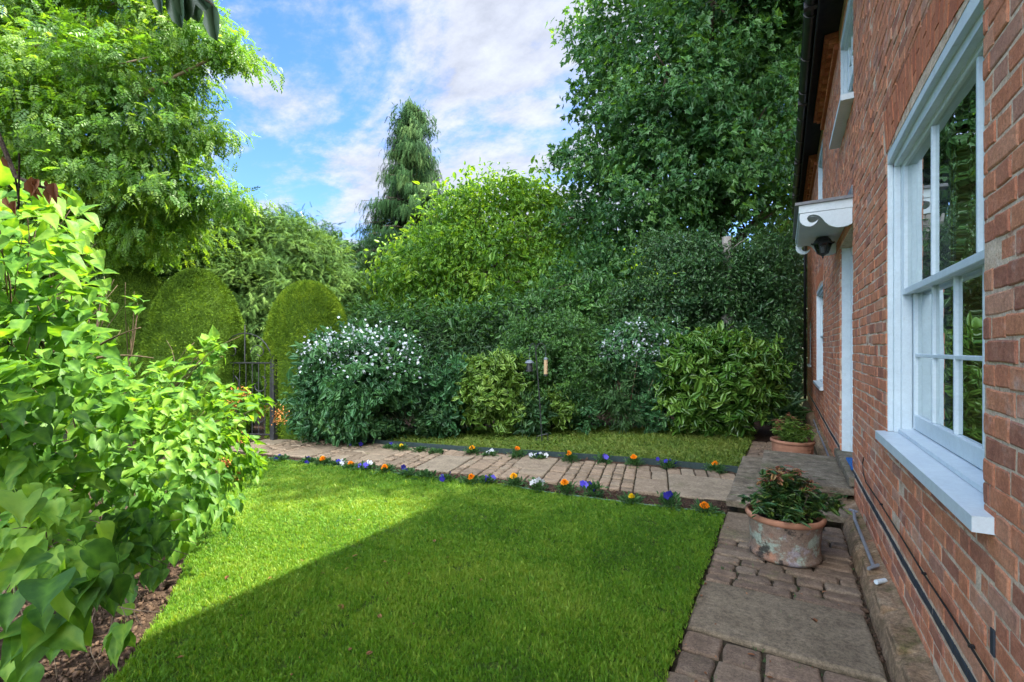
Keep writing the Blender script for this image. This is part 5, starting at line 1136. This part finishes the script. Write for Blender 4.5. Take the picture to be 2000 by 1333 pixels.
tree('small_tree', foot(1150, 20), D(1170, 480, 20), 'sunlit yellow green tree glimpsed low behind the sycamore', [blob(1150, 520, 20, 70), blob(1220, 560, 20, 60), blob(1090, 560, 20, 60), blob(1160, 600, 20, 90), blob(1290, 560, 21, 60)], M['cherry'], LEAF, .26, 3.0, 20, .35, .14, 12, .06, shell=.35, droop=.4)
# dark lower trees under cherry
o, cc = shrub('elder', foot(820, 12.5), 'dark green bushy growth below the cherry and left of the dark holly', 'shrub', [blob(760, 660, 12.6, 60), blob(840, 650, 12.5, 65), blob(920, 660, 12.4, 65), blob(1000, 640, 12.5, 70), blob(1090, 620, 12.6, 75), blob(1170, 600, 12.5, 70), blob(1200, 660, 12.3, 60), blob(720, 620, 13, 40)], M['privet'], LEAF, .14, 8, 22, .2, stems=10, shell=.3, droop=.4)
# conifer with weeping sprays
def conifer():
    b_ = foot(805, 23); o = empty('conifer', tuple(b_), 'tall blue green conifer with drooping branches standing above the other trees', 'tree')
    top = D(808, 205, 23); z1 = top.z; mb = MB(); mb.tube([b_, (b_.x, b_.y, z1 * .5), (b_.x, b_.y, z1 - .3)], [.35, .22, .04], 10); Pp, T, Nn, S, C = [], [], [], [], []
    rt = Vector((CS, SN, 0)); ntier = 34
    for i in range(ntier):
        f = i / (ntier - 1); z = 2.2 + (z1 - 2.2) * f; rmax = (3.2 * (1 - f) ** .95 + .5) * (1.0 + .12 * math.sin(i * 2.4)); nb = int(9 + 8 * (1 - f))
        if f > .93: rmax *= .9
        for k in range(nb):
            a = rng.uniform(0, 6.283); r = rmax * rng.uniform(.62, 1.2); dv = np.array([math.cos(a), math.sin(a), 0]); e = np.array([b_.x, b_.y, z]) + dv * r + np.array([0, 0, -.16 * r])
            mb.tube(bez((b_.x, b_.y, z), e, .08, 4), [.03, .024, .018, .012, .006], 4)
            ns = int(78 * (.45 + r / 2.6)); tt = rng.uniform(.12, 1.04, ns) ** .7
            p = np.array([b_.x, b_.y, z]) + (e - np.array([b_.x, b_.y, z])) * tt[:, None] + rng.normal(0, .13, (ns, 3)) * [1, 1, .55]; p[:, 2] -= rng.uniform(0, .26, ns)
            Pp.append(p); T.append(dv * .55 + np.array([0, 0, -1.0]) + unit(ns) * .38); Nn.append(dv + unit(ns) * .5); S.append(.32 * np.exp(rng.normal(0, .25, ns))); C.append(np.clip(rng.normal(.45, .22), 0, 1) + rng.normal(0, .15, ns))
    for (ox, hz) in ((-.75, -.05), (.85, -.35), (.1, .1)):      # blunt, many-tipped head
        for j in range(110):
            p = np.array([[b_.x + rt.x * ox, b_.y + rt.y * ox, z1 + hz]]) + rng.normal(0, 1, (1, 3)) * [.2, .2, .35] - [0, 0, .75]; Pp.append(p); T.append(np.array([[rng.normal(0, .5), rng.normal(0, .5), -.8]])); Nn.append(unit(1)); S.append(np.array([.34])); C.append(np.array([.5]))
    mb.build('trunk', M['bark'], o); inst('crown', WEEP, *map(np.concatenate, (Pp, T, Nn, S, C)), M['conifer'], o)
conifer()
# yews
dy_ = 15.5
bl = [blob(a, b, dy_ + e, r) for (a, b, e, r) in ((480, 480, 0, 70), (560, 500, 0, 75), (620, 530, .3, 65), (420, 520, -.3, 75), (500, 580, -1, 90), (590, 600, -.8, 80), (660, 580, 0, 50), (680, 620, 0, 45), (400, 600, -.8, 80), (470, 660, -1.2, 90), (560, 680, -1.2, 90), (520, 450, 0, 32), (450, 445, 0, 34), (360, 560, 0, 60), (600, 480, .2, 36), (480, 740, -1, 80), (560, 760, -1, 80), (650, 700, -.5, 60))]
tree('yew_tree', foot(520, dy_), D(510, 470, dy_), 'broad feathery yew tree behind the topiary columns', bl, M['yew'], SPRAY, .27, 7.0, 26, .20, .22, 30, .07, shell=.25, droop=.35, jit=.45)
tree('yew_tree', foot(650, 22), D(640, 480, 22), 'darker yew at the back between broad yew and tall conifer', [blob(640, 500, 22, 45), blob(590, 470, 22, 50), blob(690, 520, 22, 40), blob(660, 560, 22, 60), blob(700, 590, 22, 50), blob(540, 470, 22, 50)], M['holly'], SPRAY, .36, 4.5, 18, .3, .2, 14, .07, shell=.3, droop=.3)
# ash, branches sweeping in from the left
da = 7.6
bl = [blob(a, b, da + e, r, None, v) for (a, b, e, r, v) in ((-60, 40, 0, 190, 130), (130, -20, .3, 150, 110), (280, 10, 0, 120, 90), (380, 60, -.2, 90, 60), (450, 105, -.2, 48, 28), (490, 115, -.2, 24, 14), (90, 170, -.5, 160, 90), (240, 160, -.3, 130, 80), (330, 150, .5, 80, 55), (-40, 300, 0, 170, 90), (120, 290, -.4, 140, 75), (260, 275, -.2, 110, 60), (360, 265, 0, 80, 40), (420, 262, 0, 36, 17), (380, 225, .2, 30, 22), (60, 400, 0, 150, 70), (220, 370, -.1, 120, 60), (330, 370, 0, 100, 52), (420, 385, .1, 55, 28), (462, 388, .1, 26, 13), (150, 460, .5, 120, 55), (290, 450, .4, 100, 48), (370, 430, .5, 50, 35), (-150, 180, 0, 180, 170), (300, -110, 0, 120, 80), (60, -150, 0, 200, 90), (-100, 450, .6, 150, 80), (230, 480, 1.2, 80, 30))]
tree('ash_tree', foot(-330, 7.9), D(-230, -150, 7.9), 'bright sunlit ash tree with feathery leaves reaching in from the left', bl, M['ash'], PINN, .135, 9.5, 22, .13, .22, 60, .045, bark=M['bark_l'], sub=1, sag=.05, shell=.5, droop=.35, stretch=2.0, jit=.5)
tree('background_tree', foot(230, 13), D(240, 430, 13), 'bright green tree below and behind the ash, above the topiary', [blob(200, 480, 13, 90), blob(300, 500, 13, 90), blob(380, 510, 13.5, 60), blob(120, 540, 13, 110), blob(250, 570, 13, 110), blob(20, 560, 13, 140), blob(340, 590, 13, 70)], M['far'], LEAF, .16, 7, 22, .2, .16, 20, .06, shell=.35, droop=.4)
# distant belt of woodland beyond the garden
bl = []
for px in range(-500, 1700, 130):
    dd = 34 + rr_.uniform(-3, 4); bl.append(blob(px, 600, dd, 110, 3)); bl.append(blob(px + 60, 540 + rr_.uniform(-20, 25), dd + 3, 75, 3))
o = empty('woodland', (-20, 30, 0), 'distant belt of woodland seen between the garden trees', 'woodland'); o['kind'] = 'stuff'
fo, cc = crown(bl, M['far'], LEAF, .5, .5, 20, .7, o, 'woodland_foliage', shell=.3, droop=.3)
fo['kind'] = 'stuff'

# ------------------------------------------------------------------ lilac in the foreground
lil = [(0, 450, 1.5, 110), (100, 440, 1.9, 80), (140, 480, 2.2, 50), (60, 560, 1.7, 120), (160, 570, 2.3, 36), (270, 596, 2.6, 16), (215, 585, 2.5, 14), (40, 700, 1.6, 140), (135, 700, 2.2, 85), (200, 760, 2.3, 60), (100, 850, 1.8, 150), (270, 780, 2.6, 80), (345, 750, 3.0, 55), (400, 700, 3.0, 30), (425, 680, 3.0, 22), (300, 860, 2.6, 110), (400, 820, 3.3, 80), (465, 800, 3.9, 45), (500, 790, 4.0, 26), (430, 900, 3.4, 75), (485, 905, 3.7, 34), (330, 950, 2.6, 95), (200, 970, 2.0, 130), (420, 985, 3.1, 45), (240, 1060, 1.9, 75), (90, 1040, 1.4, 95), (270, 1110, 2.1, 40), (0, 1000, 1.6, 150), (0, 820, 1.5, 130), (-80, 600, 1.7, 160), (-80, 900, 1.7, 160),
       (300, 1010, 2.3, 80), (360, 1000, 2.8, 50), (275, 1045, 2.1, 36), (255, 1220, 1.5, 26), (60, 1260, 1.25, 40), (130, 1230, 1.3, 18), (300, 1110, 1.9, 20)]
lb0 = P(110, 1130); lo = empty('lilac_bush', tuple(lb0), 'big sunlit lilac bush with heart shaped leaves in the left foreground', 'shrub')
Pp, T, Nn, S, C = [], [], [], [], []; tg = []
for (a, b, d_, r_) in lil + [(60, 1130, .82, 75), (140, 1120, .84, 55), (15, 960, .78, 40), (190, 1150, .86, 30), (100, 1210, .84, 25)]:
    c = np.array(D(a, b, d_)); r = r_ * d_ / F0; near = d_ < .9
    ls = .066 if not near else .060; n_ = max(7, int((1.05 if c[2] > .55 else .6) * math.pi * r * r * 2.0 / (ls * ls * .5))) if not near else int(6 + 300 * r * r * 3)
    u_ = unit(n_); p = c + u_ * r * (rng.uniform(.15, 1, n_) ** .45)[:, None]; ow = nrm(p - np.array([-3.35, 1.75, .9])); tg.append(c) if a > -50 and not near else None
    Pp.append(p); T.append(ow * .55 + u_ * .35 + unit(n_) * .55 + [0, 0, -.45]); Nn.append(np.array([.15, -.1, .9]) + ow * .35 + unit(n_) * .5); S.append(ls * np.exp(rng.normal(0, .2, n_))); C.append(np.clip(rng.normal(.45, .15), 0, 1) + rng.normal(0, .22, n_))
Pp, T, Nn, S, C = map(np.concatenate, (Pp, T, Nn, S, C)); ok = Pp[:, 2] > .06
inst('foliage', HEART, Pp[ok], T[ok], Nn[ok], S[ok], C[ok], M['lilac'], lo, True)
mb = MB()
for c in tg:
    c = Vector(c)
    if c.z < .55: continue
    a = lb0.lerp(Vector((c.x, c.y, 0)), .05) + Vector((rng.normal(0, .15), rng.normal(0, .2), 0)); br = bez(a, c, .10, 9, .03); mb.tube(br, [.0085 * (1 - .8 * j / 9) for j in range(10)], 6)
    for k in range(5):
        e = Vector(c) + Vector(rng.normal(0, .09, 3)); mb.tube(bez(br[7], e, .1, 5, .08), [.0032, .003, .0025, .002, .0015, .001], 5)
for (a, b, c_, d_, z_) in ((190, 700, 300, 700, 2.0), (170, 690, 275, 640, 2.0)): mb.tube(bez(D(a, b, z_), D(c_, d_, z_), .1, 8, .03), [.006 * (1 - .7 * j / 8) for j in range(9)], 5)
mb.build('branches', M['lilac_bark'], lo, True)
for (px, py, d_, s) in ((462, 775, 3.85, .055), (478, 768, 3.9, .04), (545, 812, 4.05, .06), (512, 802, 4.0, .05), (468, 860, 3.8, .05), (470, 930, 3.6, .03), (440, 905, 3.5, .03), (455, 790, 3.8, .04)):
    c = np.array(D(px, py, d_)); n_ = 90; p = c + rng.normal(0, 1, (n_, 3)) * [s * .55, s * .55, s * .6]
    inst('faded_flower_head', ([(0, 0, 1), (.8, 0, 0), (-.4, .7, 0), (-.4, -.7, 0)], [(0, 1, 2), (0, 2, 3), (0, 3, 1), (1, 2, 3)]), p, unit(n_), unit(n_), np.full(n_, .009), rng.uniform(0, 1, n_), M['panicle'], lo)
    mbx = MB(); [mbx.tube([tuple(c - np.array([.06, .02, .05])), tuple(q)], .0012, 3) for q in p[::6]]; mbx.build('flower_stalk', M['panicle'], lo)

# twig with withered leaves, upper left, and overhanging leaves at the top
def leafset(nm, pts, dirs, size, mat, par, tm=LONG):
    n_ = len(pts); inst(nm, tm, np.array(pts), np.array(dirs), unit(n_) * .5 + [SN, -CS, .2], np.array(size), rng.uniform(0, 1, n_), mat, par, True)
c = D(0, 250, 1.15); tw = empty('withered_branch', tuple(c), 'grey twig with withered brown leaves poking in at the upper left', 'branch')
mb = MB(); mb.tube([D(-60, 180, 1.15), D(-10, 250, 1.15), D(12, 300, 1.15), D(30, 345, 1.15), D(70, 362, 1.16), D(105, 372, 1.17)], [.006, .006, .005, .005, .004, .003], 7); mb.tube([D(30, 345, 1.15), D(38, 400, 1.2), D(30, 410, 1.2)], .0022, 5); mb.tube([D(38, 300, 1.1), D(36, 410, 1.1)], .002, 5); mb.build('twig', M['bark'], tw, True)
leafset('withered_leaves', [D(*q) for q in ((62, 345, 1.15), (75, 350, 1.16), (90, 352, 1.17), (105, 358, 1.17), (5, 305, 1.14), (12, 385, 1.18), (30, 392, 1.18), (55, 352, 1.15), (98, 366, 1.17))], [(rng.normal(0, .3), rng.normal(0, .3), -1) for _ in range(9)], [.055, .045, .05, .05, .04, .035, .035, .045, .04], M['deadleaf'], tw, CURL)
c = D(350, -60, 1.0); tw = empty('overhanging_branch', tuple(c), 'dark leaves of an overhanging branch at the top edge above the ash', 'branch')
mb = MB(); mb.tube([D(240, -90, 1.0), D(320, -35, 1.0), D(370, -18, 1.0), D(410, 5, 1.0), D(420, 18, 1.0)], [.005, .004, .003, .002, .002], 6); mb.build('twig', M['bark'], tw, True)
leafset('leaves', [D(*q) for q in ((345, -35, 1.0), (356, -25, 1.0), (310, -40, 1.0), (382, -15, 1.0), (415, 10, 1.0), (370, -20, 1.01))], [(.05, 0, -1), (.12, .05, -1), (.0, 0, -1), (.5, .3, -.7), (.08, .0, -1), (.25, .1, -1)], [.095, .07, .07, .06, .075, .07], M['overhang'], tw, OVAL)
print('objects', len(bpy.data.objects))
